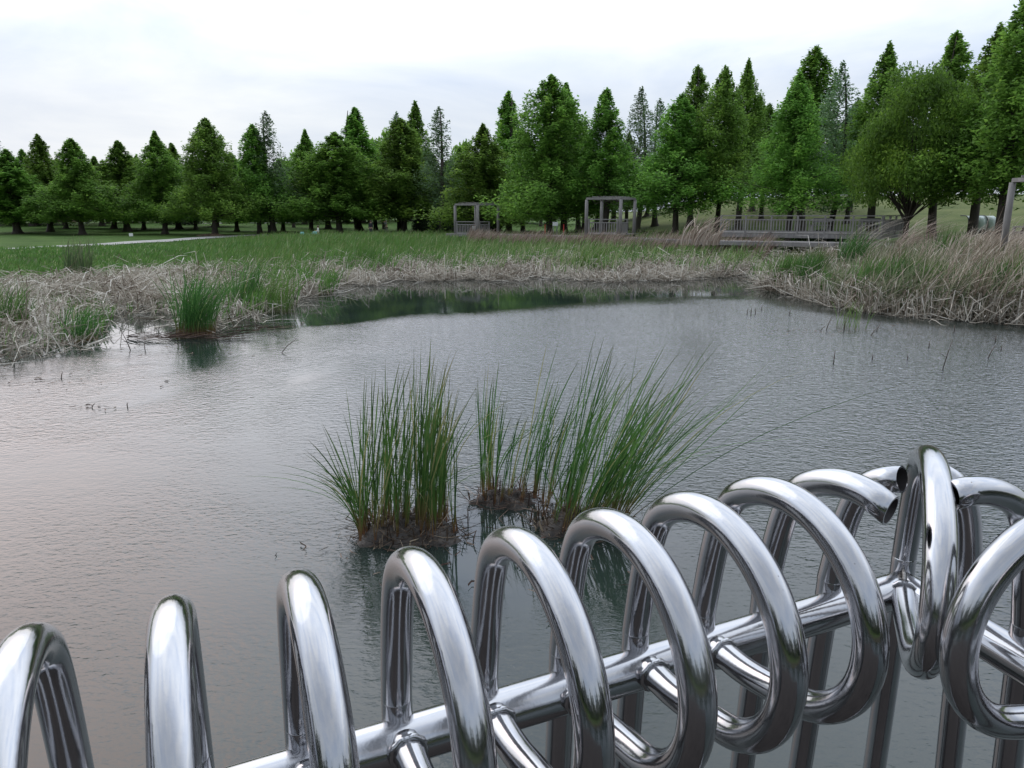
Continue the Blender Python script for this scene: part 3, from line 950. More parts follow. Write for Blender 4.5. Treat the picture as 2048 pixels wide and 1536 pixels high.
def conifer(seed, H, Rc, bot, nbr, per, leaf, shape=1.0, up=.18):
    rng = np.random.default_rng(seed)
    Cs, rs = [], []
    limbs = []
    lumpA = rng.uniform(0, 6.3, 4)
    for i in range(nbr):
        t = (i + rng.random()) / nbr
        t = t ** .9
        z0 = bot + (H - bot) * t
        prof = ((1 - t) ** (.84 * shape)) * (0.85 + .15 * min(1, t / .08))
        a = i * 2.39996 + rng.normal(0, .5)
        lump = 1 + .16 * math.sin(2 * a + lumpA[0] + 3 * t) + .14 * math.sin(9 * t + lumpA[1]) + .10 * math.sin(3 * a - 14 * t + lumpA[2])
        L = Rc * prof * lump * rng.uniform(.72, 1.12) + .06
        sl = up + .22 * t + rng.normal(0, .07)
        n = max(8, int(per * (.22 + 1.0 * L / Rc) * (1 - .35 * t)))
        q = rng.random(n) ** .62
        wd = (.10 + .30 * q * (1.15 - q)) * L * .75
        lat = rng.normal(0, 1, n) * wd * .55
        dz = sl * q * L - .12 * L * q ** 2.4 + rng.normal(0, .12 + .06 * L, n)
        cx, cy = math.cos(a), math.sin(a)
        Cs.append(np.stack([q * L * cx - lat * cy, q * L * cy + lat * cx, z0 + dz], -1))
        rs.append(np.clip(.42 + rng.normal(0, .17) + rng.normal(0, .14, n), 0, 1))
        limbs.append((z0, a, L, sl))
    C = np.vstack(Cs); rn = np.concatenate(rs)
    me = diamonds(C, leaf * rng.uniform(.6, 1.25, len(C)), rn, rng, flat=.5)
    me.materials.append(M_cypress)
    # trunk with flare and visible limbs
    mb = MB()
    r0 = .0125 * H + .03
    bend = rng.normal(0, .02, 2)
    pts, rad = [], []
    for t in [0, .012, .03, .07, .15, .3, .5, .7, .88, .99]:
        pts.append((bend[0] * H * math.sin(t * 3), bend[1] * H * math.sin(t * 2.4), t * H - (.25 if t == 0 else 0)))
        rad.append(r0 * (1 - t) ** .85 * (1 + 1.1 * math.exp(-t * 42)) + .012)
    mb.tube(pts, rad, 9)
    for z0, a, L, sl in limbs[::2]:
        rr_ = .012 + .012 * L
        p0 = Vector((0, 0, z0)); d = Vector((math.cos(a), math.sin(a), sl))
        mb.tube([p0, p0 + d * L * .5, p0 + d * L * .85], [rr_, rr_ * .6, .006], 4, caps=False)
    trunk = bpy.data.meshes.new('trunk')
    mb.bm.to_mesh(trunk); mb.bm.free()
    trunk.materials.append(M_bark)
    return me, trunk, H, Rc


PROTO = {
    'wide': [conifer(1, 13, 3.5, 1.9, 330, 190, .115, .98), conifer(2, 13, 3.4, 1.8, 340, 180, .115, 1.05), conifer(3, 13, 3.6, 2.0, 320, 195, .115, .85)],
    'slim': [conifer(4, 13, 2.4, 1.7, 300, 165, .112, .92), conifer(5, 13, 2.6, 1.9, 290, 165, .112, 1.02)],
    'thin': [conifer(6, 13, 2.5, 2.2, 180, 62, .105, .8, .3), conifer(7, 13, 2.3, 2.4, 170, 58, .105, .9, .3)],
}
PROTO['wide_high'] = [conifer(8, 13, 3.5, 3.1, 300, 190, .105, 1.0), conifer(9, 13, 3.4, 3.4, 290, 190, .105, .9), conifer(10, 13, 3.6, 2.9, 300, 185, .105, 1.08)]
PROTO['slim_high'] = [conifer(12, 13, 2.5, 3.4, 270, 165, .1, .95), conifer(14, 13, 2.4, 3.8, 260, 165, .1, 1.05)]
for c_, t_, h_, r_ in PROTO['thin']:
    c_.materials.clear(); c_.materials.append(M_pale)


def broadleaf(seed, H, Rc, bot, nleaf, leaf, mat):
    rng = np.random.default_rng(seed)
    mb = MB()
    mb.tube([(0, 0, -.2), (.02, 0, .25), (.05, .02, 1.0), (.08, 0, bot * .8 + .4)], [.34, .24, .19, .15], 10)
    Cs, rs = [], []
    nl = 54
    for i in range(nl):
        a = i * 2.39996 + rng.normal(0, .3)
        el = math.asin(min(.98, (i + .5) / nl)) * 1.1 - .12
        q = rng.uniform(.62, 1.0)
        hc = (H - bot)
        p = Vector((math.cos(a) * math.cos(el) * Rc * q, math.sin(a) * math.cos(el) * Rc * q, bot + .22 * hc + math.sin(el) * hc * .78 * q))
        s = Vector((.05, 0, bot * rng.uniform(.7, 1.1)))
        mid = s.lerp(p, .5) + Vector((0, 0, .25))
        mb.tube([s, mid, p], [.05, .03, .01], 5, caps=False)
        br = Rc * rng.uniform(.2, .36)
        n = int(nleaf / nl * (br / (Rc * .28)) ** 2)
        v = rng.normal(0, 1, (n, 3)); v /= np.linalg.norm(v, axis=1)[:, None]
        v *= (rng.random(n) ** .45)[:, None] * br
        v[:, 2] *= .62
        Cs.append(v + np.array(p)); rs.append(np.clip(.42 + rng.normal(0, .16) + rng.normal(0, .15, n), 0, 1))
    C = np.vstack(Cs)
    me = diamonds(C, leaf * rng.uniform(.6, 1.2, len(C)), np.concatenate(rs), rng, flat=.7)
    me.materials.append(mat)
    trunk = bpy.data.meshes.new('trunk')
    mb.bm.to_mesh(trunk); mb.bm.free()
    trunk.materials.append(M_bark)
    return me, trunk, H, Rc


PROTO['round'] = [broadleaf(21, 7.5, 4.0, 1.7, 40000, .10, M_broad)]
PROTO['bushy'] = [broadleaf(22, 7.0, 3.0, 1.4, 9000, .2, M_cypress), broadleaf(23, 7.0, 3.0, 1.6, 9000, .2, M_cypress)]
_count = {}


def tree(kind, u, vtop, hw, dist, label, group, name='bald_cypress', cat='tree'):
    i = _count.get(kind, 0); _count[kind] = i + 1
    crown, trunk, H, Rc = PROTO[kind][i % len(PROTO[kind])]
    x, y = px(u, dist, 1.0)
    z = gz(x, y)
    h = z_at(vtop, dist) - z
    depth = dist * CP
    sc = (hw * depth / FPX) / Rc * {'wide': 1.42, 'slim': 1.62, 'thin': 1.5, 'wide_high': 1.3, 'slim_high': 1.5}.get(kind, 1.0)
    root = empty(name, (x, y, z - .05), random.uniform(0, 6.28))
    root.scale = (sc, sc, h / H)
    for nm, me in (('trunk', trunk), ('crown', crown)):
        o = bpy.data.objects.new(nm, me)
        COL.objects.link(o)
        o.parent = root
    tag(root, label, cat, group)
    return root


GF = 'bald cypresses of the front row'
GB = 'bald cypresses standing behind the front row'
front = [
    # kind, base column, top row, half width px, distance, label
    ('slim', 36, 300, 52, 84, 'dark conical tree second from the left edge of the row'),
    ('slim', 101, 270, 42, 90, 'narrow pointed dark tree left of the broad dome shaped one'),
    ('wide', 165, 278, 66, 82, 'broad dome shaped dark tree above the small shed at the left'),
    ('slim', 255, 283, 46, 92, 'pointed tree behind the small white sign at the left'),
    ('wide', 330, 265, 62, 84, 'wide dark tree with pale trunk left of the tallest left tree'),
    ('wide', 430, 238, 66, 80, 'tall bright conical tree on a bare earth patch beside the left path'),
    ('wide', 520, 250, 56, 84, 'dark tree with blunt top right of the bare earth patch tree'),
    ('wide', 622, 262, 52, 88, 'tree above the bicycle and the person in white'),
    ('wide', 680, 266, 80, 84, 'very wide leafy tree with pale trunk right of the person in white'),
    ('wide', 807, 238, 76, 88, 'bright green tree rising above the man with the white cap'),
    ('wide', 968, 250, 74, 74, 'rounded tree directly behind the left pergola'),
    ('wide', 1099, 153, 86, 64, 'biggest tree of the middle, between the two pergolas'),
    ('slim', 1205, 180, 60, 62, 'dark pointed tree directly behind the right pergola'),
    ('wide', 1350, 192, 92, 58, 'spreading low tree right of the right pergola, bright branch tips'),
    ('wide', 1430, 136, 72, 58, 'tall tree above the left end of the railed deck'),
    ('wide', 1572, 148, 92, 52, 'massive dark tree behind the middle of the railed deck'),
    ('slim', 1737, 88, 66, 52, 'pointed tree behind the right part of the railed deck'),
    ('slim', 1862, 68, 72, 52, 'tall dark pointed tree rising behind the round leafy tree'),
    ('slim', 1940, 52, 76, 48, 'leaning dark tree left of the curved panel shelter'),
    ('wide', 1993, -30, 128, 40, 'tallest tree, at the right edge beside the pergola post'),
]
for kind, u, vt, hw, d, lb in front:
    if u > 1180: kind += '_high'
    tree(kind, u, vt, hw, d, lb, GF)
behind = [
    ('thin', 8, 268, 40, 104, 'thin pale tree at the very left edge of the row'),
    ('slim', 66, 300, 36, 104, 'small dark tree behind the left edge trees'),
    ('slim', 205, 314, 34, 108, 'short tree seen behind and right of the dome shaped tree'),
    ('slim', 359, 288, 42, 100, 'pale crowned tree just left of the tallest left tree'),
    ('thin', 548, 225, 44, 84, 'thin see-through tree with bare stem, left half of the row'),
    ('slim', 657, 300, 40, 104, 'dim tree behind the very wide leafy tree'),
    ('slim', 720, 218, 60, 92, 'tall dark tree behind and right of the very wide leafy tree'),
    ('thin', 800, 226, 36, 96, 'thin topped tree left of the slim pointed one over the white cap man'),
    ('slim', 837, 205, 36, 98, 'slim pointed dark tree high above the man with the white cap'),
    ('thin', 882, 216, 46, 84, 'thin see-through tree with visible trunk left of the left pergola'),
    ('slim', 1017, 186, 52, 80, 'dark pointed tree between left pergola and the biggest middle tree'),
    ('slim', 1128, 170, 50, 84, 'tree shoulder showing right of the biggest middle tree'),
    ('thin', 1272, 177, 46, 72, 'thin spire tree just right of the right pergola'),
    ('thin', 1309, 200, 40, 80, 'short thin tree between the spire tree and the spreading tree'),
    ('slim', 1379, 135, 48, 76, 'pointed tree behind the spreading low tree'),
    ('slim', 1474, 122, 48, 70, 'pointed tree right of the one above the deck end'),
    ('slim', 1600, 96, 72, 64, 'high spire behind the massive dark tree'),
    ('thin', 1652, 126, 54, 56, 'thin tree with long dark bare trunk behind the deck'),
    ('thin', 1597, 210, 40, 84, 'low thin tree far behind the massive dark tree'),
    ('slim', 1500, 190, 40, 84, 'lesser tree behind the railed deck, left of the massive one'),
    ('thin', 1692, 220, 40, 78, 'small crooked tree between deck and grassy hill'),
    ('wide', 132, 318, 46, 98, 'low crown filling the gap left of the dome shaped tree'),
    ('slim', 228, 330, 40, 100, 'low crown filling the gap right of the dome shaped tree'),
    ('wide', 288, 312, 44, 98, 'crown filling the gap left of the wide pale trunked tree'),
    ('wide', 392, 322, 44, 98, 'crown showing low behind the left side of the bright cone tree'),
    ('wide', 474, 306, 48, 94, 'crown filling the gap right of the bright cone tree'),
    ('wide', 566, 320, 48, 94, 'crown low behind the thin see-through tree of the left half'),
    ('wide', 752, 296, 52, 96, 'broad crown between the very wide leafy tree and the bright one'),
    ('wide', 862, 300, 46, 96, 'crown low behind the thin see-through tree near the left pergola'),
    ('wide', 922, 296, 46, 92, 'crown showing above the left pergola'),
    ('wide', 1046, 262, 56, 88, 'broad crown left of and behind the biggest middle tree'),
    ('wide', 1166, 262, 54, 84, 'broad crown above the left posts of the right pergola'),
    ('wide', 1252, 268, 56, 80, 'broad crown above and right of the right pergola'),
    ('wide', 1520, 210, 60, 76, 'broad crown above the left half of the railed deck'),
    ('wide', 1690, 200, 60, 70, 'broad crown left of and behind the round yellow green tree'),
    ('slim', 2052, 60, 80, 56, 'dark tree cut by the right edge of the picture'),
]
for kind, u, vt, hw, d, lb in behind:
    if u > 1150 and kind != 'thin': kind += '_high'
    tree(kind, u, vt, hw, d, lb, GB)
tree('round', 1806, 148, 112, 44, 'round yellow green broadleaf tree with forked trunk behind the deck', 'broadleaf trees', 'broadleaf_tree')
tree('bushy', 768, 262, 44, 104, 'small round topped broadleaf tree peeping over the middle of the row', 'broadleaf trees', 'broadleaf_tree')
tree('bushy', 930, 285, 44, 104, 'low rounded tree filling the gap left of the left pergola', 'broadleaf trees', 'broadleaf_tree')
tree('bushy', 588, 305, 44, 108, 'low rounded tree far behind the person in white', 'broadleaf trees', 'broadleaf_tree')

rng_t = random.Random(5)
shorts = ['blunt tree at the left edge', 'pointed tree left of the dome', 'broad dome shaped tree', 'pointed tree behind the white sign', 'wide pale trunked tree', 'tall bright cone by the path',
          'blunt topped tree', 'tree above the bicycle', 'very wide leafy tree', 'bright tree over the white cap man', 'rounded tree behind the left pergola', 'biggest middle tree',
          'tree behind the right pergola', 'spreading low tree', 'tree above the deck end', 'massive dark tree', 'pointed tree right of the massive one', 'pointed tree over the round one']
fu = [f[1] for f in front[:18]]
for i in range(38):
    u = -40 + i * 36 + rng_t.uniform(-14, 14)
    d = rng_t.uniform(108, 150)
    if u > 1130: d = rng_t.uniform(84, 100)
    if u > 1230 and i % 4 == 0: continue
    j_ = min(range(18), key=lambda q: abs(fu[q] - u))
    tree('slim_high' if u > 1130 else 'slim' if rng_t.random() < .6 else 'bushy', u, rng_t.uniform(318, 360) - (30 if 900 < u else 0), rng_t.uniform(34, 48), d,
         'dim grove tree glimpsed ' + ('left of the ' if u < fu[j_] else 'right of the ') + shorts[j_], 'dim trees deep in the grove', 'background_tree')
for i in range(46):
    a = R(-42 + i * 1.25 + rng_t.uniform(-.4, .4)); r_ = rng_t.uniform(190, 240)
    if a > R(4): continue
    x, y = r_ * math.sin(a), r_ * math.cos(a)
    crown, trunk, H, Rc = PROTO['bushy'][i % 2]
    root = empty('far_tree', (x, y, gz(x, y) - .6), rng_t.uniform(0, 6))
    s_ = rng_t.uniform(1.2, 1.8); root.scale = (s_ * 1.3, s_ * 1.3, s_)
    for nm, me in (('trunk', trunk), ('crown', crown)):
        o = bpy.data.objects.new(nm, me); COL.objects.link(o); o.parent = root
    tag(root, 'far green tree on the horizon beyond the park lawn', 'tree', 'far trees beyond the lawn')


# unseen trees added behind the viewer to darken reflections in the steel
rngw = np.random.default_rng(77)
nW = 26000
aw = rngw.uniform(R(100), R(262), nW); rw = rngw.uniform(34, 50, nW)
xw, yw = rw * np.sin(aw), rw * np.cos(aw)
zw = rngw.random(nW) ** .8 * (9 + 2.5 * np.sin(aw * 13) + 2 * np.sin(aw * 31))
me = diamonds(np.stack([xw, yw, zw + .2], -1), .55 * rngw.uniform(.6, 1.2, nW), np.clip(rngw.normal(.4, .2, nW), 0, 1), rngw, .7)
me.materials.append(M_hedge)
o = link('added_woodland', me)
tag(o, 'unseen dark trees added behind the viewer to darken the steel railing reflections', 'added_woodland', kind='stuff')


# hedges
def hedge(label, pts, w, h, n, leaf=.12, mat=None):
    P = np.array(pts, float)
    rng = np.random.default_rng(n)
    t = rng.random(n) * (len(P) - 1)
    i = t.astype(int); f = (t - i)[:, None]
    c = P[i] * (1 - f) + P[np.minimum(i + 1, len(P) - 1)] * f
    a = rng.uniform(0, np.pi, n)
    q = rng.random(n) ** .3
    hh = h * (1 + .12 * np.sin(t * 9) + .08 * np.sin(t * 23))
    z = np.sin(a) ** .6 * hh * q
    off = np.cos(a) * w / 2 * q
    x = c[:, 0] + off * .3; y = c[:, 1] + off
    C = np.stack([x, y, z + ground_z(x, y)], -1)
    me = diamonds(C, leaf * rng.uniform(.6, 1.2, n), np.clip(rng.normal(.45, .25, n), 0, 1), rng, .8)
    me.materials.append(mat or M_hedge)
    me.name = 'hedge'
    o = link('hedge', me)
    tag(o, label, 'hedge')
    return o


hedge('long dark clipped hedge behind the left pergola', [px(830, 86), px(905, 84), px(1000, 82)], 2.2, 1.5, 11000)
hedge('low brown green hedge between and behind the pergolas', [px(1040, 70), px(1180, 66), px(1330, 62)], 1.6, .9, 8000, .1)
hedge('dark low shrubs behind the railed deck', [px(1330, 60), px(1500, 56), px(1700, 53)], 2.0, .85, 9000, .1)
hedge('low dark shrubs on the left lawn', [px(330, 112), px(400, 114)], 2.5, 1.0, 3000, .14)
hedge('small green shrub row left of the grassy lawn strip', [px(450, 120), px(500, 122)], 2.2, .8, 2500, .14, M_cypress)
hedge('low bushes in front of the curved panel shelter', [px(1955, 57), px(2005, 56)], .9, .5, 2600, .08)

# ------------------------------------------------------------------ the boardwalk, pergolas and railed deck across the pond
BW = 1.5
bw = [px(908, 63, BW), px(960, 61.5, BW), px(1060, 58, BW), px(1220, 53.5, BW), px(1440, 45.8, BW), px(1765, 41.3, BW), px(1900, 36, BW), px(2060, 29, BW), px(2500, 22, BW)]


def board_strip(name, pts, width, z, mat, parent):
    mb = MB()
    for i in range(len(pts) - 1):
        a = Vector((*pts[i], z)); b = Vector((*pts[i + 1], z))
        L = (b - a).length; t = (b - a).normalized(); ang = math.atan2(t.y, t.x)
        n = int(L / .16)
        for k in range(n):
            c = a + t * (k + .5) * L / n
            mb.box((c.x, c.y, z - .02 - .002 * (k % 2)), (.145, width, .04), ang)
    return mb.build(name, mat, parent)


root = empty('boardwalk', (0, 0, 0))
tag(root, 'raised grey wooden boardwalk winding behind the reeds past both pergolas', 'boardwalk')
board_strip('deck_boards', bw, 2.2, BW, M_greywood, root)
mb = MB()
for i in range(len(bw) - 1):
    a = Vector((*bw[i], BW)); b = Vector((*bw[i + 1], BW)); t = (b - a).normalized(); nrm = Vector((-t.y, t.x, 0))
    for s_ in (-1, 1):
        mb.bar(a + nrm * s_ * 1.13 - Vector((0, 0, .13)), b + nrm * s_ * 1.13 - Vector((0, 0, .13)), .05, .2)
mb.build('edge_beam', M_greywood, root)
for i in range(len(bw) - 1):
    a = Vector((*bw[i], 0)); b = Vector((*bw[i + 1], 0)); t = (b - a).normalized(); nrm = Vector((-t.y, t.x, 0))
    for k in range(max(1, int((b - a).length / 3.2))):
        c = a + t * (k * 3.2 + .4)
        for s_ in (-1, 1):
            p = c + nrm * s_ * .95
            MB().tube([(p.x, p.y, gz(p.x, p.y) - .5), (p.x, p.y, BW - .045)], .08, 8).build('pile', M_greywood, root)


def railing_run(parent, a, b, z, h=1.05, step=1.45, bal=.16, name='railing_panel'):
    """wooden railing between a and b: posts, two top rails, bottom rail, balusters"""
    a = Vector((*a, z)); b = Vector((*b, z))
    L = (b - a).length; t = (b - a).normalized(); ang = math.atan2(t.y, t.x)
    n = max(1, round(L / step))
    for k in range(n + 1):
        c = a + t * L * k / n
        MB().box((c.x, c.y, z + h * .5 - .06), (.10, .10, h + .1), ang, .006).build('railing_post', M_greywood, parent)
    for k in range(n):
        p = a + t * (L * k / n + .052); q = a + t * (L * (k + 1) / n - .052)
        mb = MB()
        for zz, th in ((h - .03, .06), (h - .27, .07), (.10, .07)):
            mb.bar(p + Vector((0, 0, zz)), q + Vector((0, 0, zz)), .06, th)
        m = max(2, int((q - p).length / bal))
        for j in range(m):
            c = p + (q - p) * (j + .5) / m
            mb.box((c.x, c.y, z + (.14 + h - .31) / 2), (.055, .035, h - .45), ang)
        mb.build(name, M_greywood, parent)


# railed deck, x 1440..1765
TZ = 1.95
dl = px(1441, 47.5, TZ); dr = px(1762, 43.0, TZ)
dlb = px(1452, 51.5, TZ); drb = px(1812, 47.5, TZ)
root = empty('railed_deck', (0, 0, 0))
tag(root, 'long grey wooden viewing deck with balustrade above the far reeds', 'deck')
mb = MB()
a = Vector((*dl, 0)); b = Vector((*dr, 0)); c = Vector((*dlb, 0)); d_ = Vector((*drb, 0))
nb = 90
for k in range(nb):
    p = a.lerp(b, (k + .5) / nb); q = c.lerp(d_, (k + .5) / nb)
    mb.bar((p.x, p.y, TZ - .02), (q.x, q.y, TZ - .02), (b - a).length / nb * .93, .04)
mb.build('deck_boards', M_greywood, root)
MB().bar((*dl, TZ - .17), (*dr, TZ - .17), .07, .24).bar((*dr, TZ - .17), (*drb, TZ - .17), .06, .22).build('edge_beam', M_greywood, root)
railing_run(root, dl, dr, TZ)
railing_run(root, px(1764.5, 43.2, TZ), drb, TZ)
for k in range(4):
    p = a.lerp(b, (k + .3) / 4)
    for q in (p + (c - a) * .12, c.lerp(d_, (k + .3) / 4)):
        MB().tube([(q.x, q.y, gz(q.x, q.y) - .5), (q.x, q.y, TZ - .05)], .09, 8).build('pile', M_greywood, root)


def bench(label, u, dist, rz):
    x, y = px(u, dist, TZ)
    r_ = empty('park_bench', (x, y, TZ), rz)
    tag(r_, label, 'bench')
    MB().box((0, 0, .43), (1.3, .4, .05), 0, .008).build('seat', M_greywood, r_)
    MB().box((0, .19, .66), (1.3, .04, .10), 0, .006).box((0, .2, .82), (1.3, .04, .10), 0, .006).build('backrest', M_greywood, r_)
    for s_ in (-.55, .55):
        MB().box((s_, 0, .2), (.07, .36, .405), 0, .006).box((s_, .225, .62), (.06, .035, .5)).build('leg', M_greywood, r_)


bench('wooden bench on the railed deck, seen through the balusters near its middle', 1640, 48, R(185))
bench('wooden bench on the railed deck near its right end', 1735, 47, R(182))


def pergola(label, u, dist, phi, side, z, h, rails):
    """square pergola of four round posts; L, F(ront), R, B(ack) corners; u = column of the left post"""
    x0, y0 = px(u, dist, z)
    ca, sa = side * math.cos(R(phi)), side * math.sin(R(phi))
    L = Vector((0, 0, 0)); F_ = Vector((ca, -sa, 0)); Rr = Vector((ca + sa, -sa + ca, 0)); B = Vector((sa, ca, 0))
    r_ = empty('pergola', (x0, y0, z))
    tag(r_, label, 'pergola')
    for P_ in (L, F_, Rr, B):
        MB().tube([P_ + Vector((0, 0, -.3)), P_ + Vector((0, 0, h * .5)), P_ + Vector((0, 0, h - .16))], [.125, .12, .11], 12).build('post', M_greywood, r_)
    for p, q in ((L, F_), (F_, Rr), (Rr, B), (B, L)):
        t = (q - p).normalized()
        MB().bar(p + t * .02 + Vector((0, 0, h - .08)), q - t * .02 + Vector((0, 0, h - .08)), .13, .14).build('beam', M_greywood, r_)
    mb = MB()
    for k in range(1, 6):
        p = L.lerp(F_, k / 6); q = B.lerp(Rr, k / 6)
        mb.bar(p + Vector((0, 0, h + .04)), q + Vector((0, 0, h + .04)), .05, .06)
    mb.build('rafters', M_greywood, r_)
    # floor
    mb = MB()
    for k in range(18):
        p = (L + (L - Rr) * .1).lerp(F_ + (F_ - B) * .1, (k + .5) / 18); q = (B + (B - F_) * .1).lerp(Rr + (Rr - L) * .1, (k + .5) / 18)
        mb.bar(p + Vector((0, 0, -.015)), q + Vector((0, 0, -.015)), side / 18 * 1.08, .035)
    mb.build('floor_boards', M_greywood, r_)
    # railing
    t = (F_ - L).normalized()
    for p, q in rails(L, F_, Rr, B):
        railing_local(r_, p, q)
    # dry vine
    rng = random.Random(u)
    mb = MB()
    for k in range(12):
        p = L.lerp(F_, rng.random()) if k % 2 else B.lerp(Rr, rng.random())
        q = B.lerp(Rr, rng.random())
        mb.tube([p + Vector((0, 0, h + .1)), p.lerp(q, .4) + Vector((rng.uniform(-.3, .3), 0, h - rng.uniform(-.1, .5))), q + Vector((0, 0, h + rng.uniform(-.2, .15))), q + Vector((rng.uniform(-.2, .2), 0, h - rng.uniform(.3, 1.3)))], [.02, .018, .015, .008], 4)
    mb.build('bare_vine', M_bark, r_)
    return r_


def railing_local(parent, p, q, h=1.0):
    L = (q - p).length; t = (q - p).normalized(); ang = math.atan2(t.y, t.x)
    a = p + t * .16; b = q - t * .16
    mb = MB()
    for zz in (h, h - .22, .1):
        mb.bar(a + Vector((0, 0, zz)), b + Vector((0, 0, zz)), .07, .07)
    n = int(L / .2)
    for j in range(n):
        c = a.lerp(b, (j + .5) / n)
        mb.box((c.x, c.y, (h - .22 + .1) / 2), (.06, .035, h - .39), ang)
    for f in (0.02, .98):
        c = a.lerp(b, f)
        mb.box((c.x, c.y, h / 2), (.09, .09, h + .08), ang)
    mb.build('railing', M_greywood, parent)


pergola('weathered wooden pergola with railing and a seated person, the left of two', 911, 62.0, 39.5, 2.5, 1.45, 2.45, lambda L, F, Rr, B: [(L, F), (F, F.lerp(Rr, .62))])
pergola('weathered wooden pergola with railing before the lawn, right of two small ones', 1172, 53.0, 31.0, 2.57, 1.7, 2.5, lambda L, F, Rr, B: [(L, F), (F, F.lerp(Rr, .55))])
pergola('dark pergola post and beam cut by the right edge above straw reeds', 2003, 27.5, 90.0, 2.6, 1.5, 2.85, lambda L, F, Rr, B: [])


# far right railing (x>2010) behind the reeds
r_ = empty('wooden_railing', (0, 0, 0))
tag(r_, 'short run of wooden railing at the right edge behind the pergola post', 'railing')
railing_run(r_, px(2022, 34, BW), px(2180, 31, BW), BW)

# curved translucent panel shelter
M_panel = mat_plain('frosted_panel', (0.50, 0.57, 0.54), 0.35, 0, 0.15, 5.0)
M_dark = mat_plain('dark_metal', (0.03, 0.03, 0.032), 0.5, 0.3, 0.2, 9.0)
x, y = px(1936, 60, 2.1)
zg = gz(x, y) - .02
r_ = empty('panel_shelter', (x, y, zg))
r_.scale = (1.32, 1.32, 1.32)
tag(r_, 'low whitish shelter of three rounded frosted panels with dark ribs', 'shelter')
for k in range(3):
    mb = MB()
    prof = [(0, 0)] + [(.0 + .45 * (1 - math.cos(a)), .62 + .42 * math.sin(a)) for a in np.linspace(0, math.pi / 2, 8)] + [(.9, 1.04)]
    vs = [[mb.bm.verts.new((k * .58 + .03 + dx, yy, zz)) for yy, zz in prof] for dx in (0, .52)]
    for i in range(len(prof) - 1):
        mb.bm.faces.new((vs[0][i], vs[0][i + 1], vs[1][i + 1], vs[1][i])).smooth = True
    o = mb.build('panel', M_panel, r_)
    md = o.modifiers.new('thick', 'SOLIDIFY'); md.thickness = .02
    MB().tube([(k * .58 - .005, yy - .01, zz + .012) for yy, zz in prof], .028, 6).build('rib', M_dark, r_)

# ------------------------------------------------------------------ small things of the park
M_white = mat_plain('white_paint', (0.78, 0.78, 0.77), 0.5, 0, 0.05)
M_post = mat_plain('grey_post', (0.25, 0.25, 0.25), 0.5, 0.4)


def sign(label, u, dist, vtop, w, h, n_posts=1, mat=None):
    x, y = px(u, dist, 1)
    z = gz(x, y)
    top = z_at(vtop, dist) - z
    r_ = empty('park_sign', (x, y, z))
    tag(r_, label, 'sign')
    MB().box((0, 0, top - h / 2), (w, .03, h), 0, .004).build('board', mat or M_white, r_)
    for s_ in ([0] if n_posts == 1 else [-w * .35, w * .35]):
        MB().box((s_, .035, (top - .05) / 2 - .1), (.06, .035, top + .1)).build('post', M_post, r_)


sign('small white sign on a post before a trunk, left part of the grove', 262, 76, 466.5, .40, .30)
sign('small white notice board between the two pergolas', 1110, 60, 444, .42, .3, 2)
M_red = mat_plain('red_paint', (0.42, 0.03, 0.02), 0.5)
for u, lb in ((1090, 'red post left of the white notice board between the pergolas'), (1127, 'red post right of the white notice board between the pergolas')):
    x, y = px(u, 60, 1)
    o = MB().tube([(0, 0, -.2), (0, 0, z_at(447, 60) - gz(x, y) - .1)], .045, 10).ball((0, 0, z_at(447, 60) - gz(x, y) - .1), .05).build('bollard', M_red)
    o.location = (x, y, gz(x, y))
    tag(o, lb, 'bollard')

# bare earth and leaf litter around the bright cone's trunk
x, y = px(426, 79, .6)
o = link('earth_mound', mud_mesh(1.6, .9, .22, 17), mat_plain('dry_earth', (0.13, 0.085, 0.06), 0.95, 0, .4, 3.0, .8), smooth=True)
o.location = (x, y, gz(x, y) + .02)
tag(o, 'low brown patch of bare earth around the trunk of the bright cone tree', 'earth mound')

# litter bin
x, y = px(543, 90, .6)
r_ = empty('litter_bin', (x, y, gz(x, y)))
tag(r_, 'dark square litter bin between two trunks on the left lawn', 'bin')
MB().box((0, 0, .45), (.62, .62, .9), 0, .03).build('bin_body', M_dark, r_)
MB().box((0, 0, .95), (.68, .68, .08), 0, .03).build('lid', M_dark, r_)

# small shed and hut at far left
M_shed = mat_plain('shed_wall', (0.09, 0.085, 0.09), 0.8, 0, .2, 2)
M_brown = mat_plain('brown_brick', (0.16, 0.09, 0.07), 0.9, 0, .3, 3)
M_roof = mat_plain('roof_grey', (0.07, 0.07, 0.075), 0.7)
for (u, d, w, h, mt, lb) in ((88, 118, 2.6, 1.9, M_shed, 'dark grey shed behind the trunks at the far left'), (128, 122, 3.2, 1.5, M_brown, 'low brown hut right of the dark grey shed')):
    x, y = px(u, d, 1)
    r_ = empty('shed', (x, y, gz(x, y) - .1), R(12))
    tag(r_, lb, 'shed')
    MB().box((0, 0, h / 2), (w, w * .7, h)).build('wall', mt, r_)
    mb = MB()
    v1 = [mb.bm.verts.new(p) for p in ((-w * .57, -w * .43, h + .003), (w * .57, -w * .43, h + .003), (w * .57, w * .43, h + .003), (-w * .57, w * .43, h + .003), (-w * .57, 0, h + .45), (w * .57, 0, h + .45))]
    for f in ((0, 1, 5, 4), (2, 3, 4, 5), (0, 4, 3), (1, 2, 5), (0, 3, 2, 1)):
        mb.bm.faces.new([v1[i] for i in f])
    mb.build('roof', M_roof, r_)
    MB().box((w * .1, -w * .35 - .02, .85), (.8, .05, 1.45)).build('door', M_deckwood, r_)

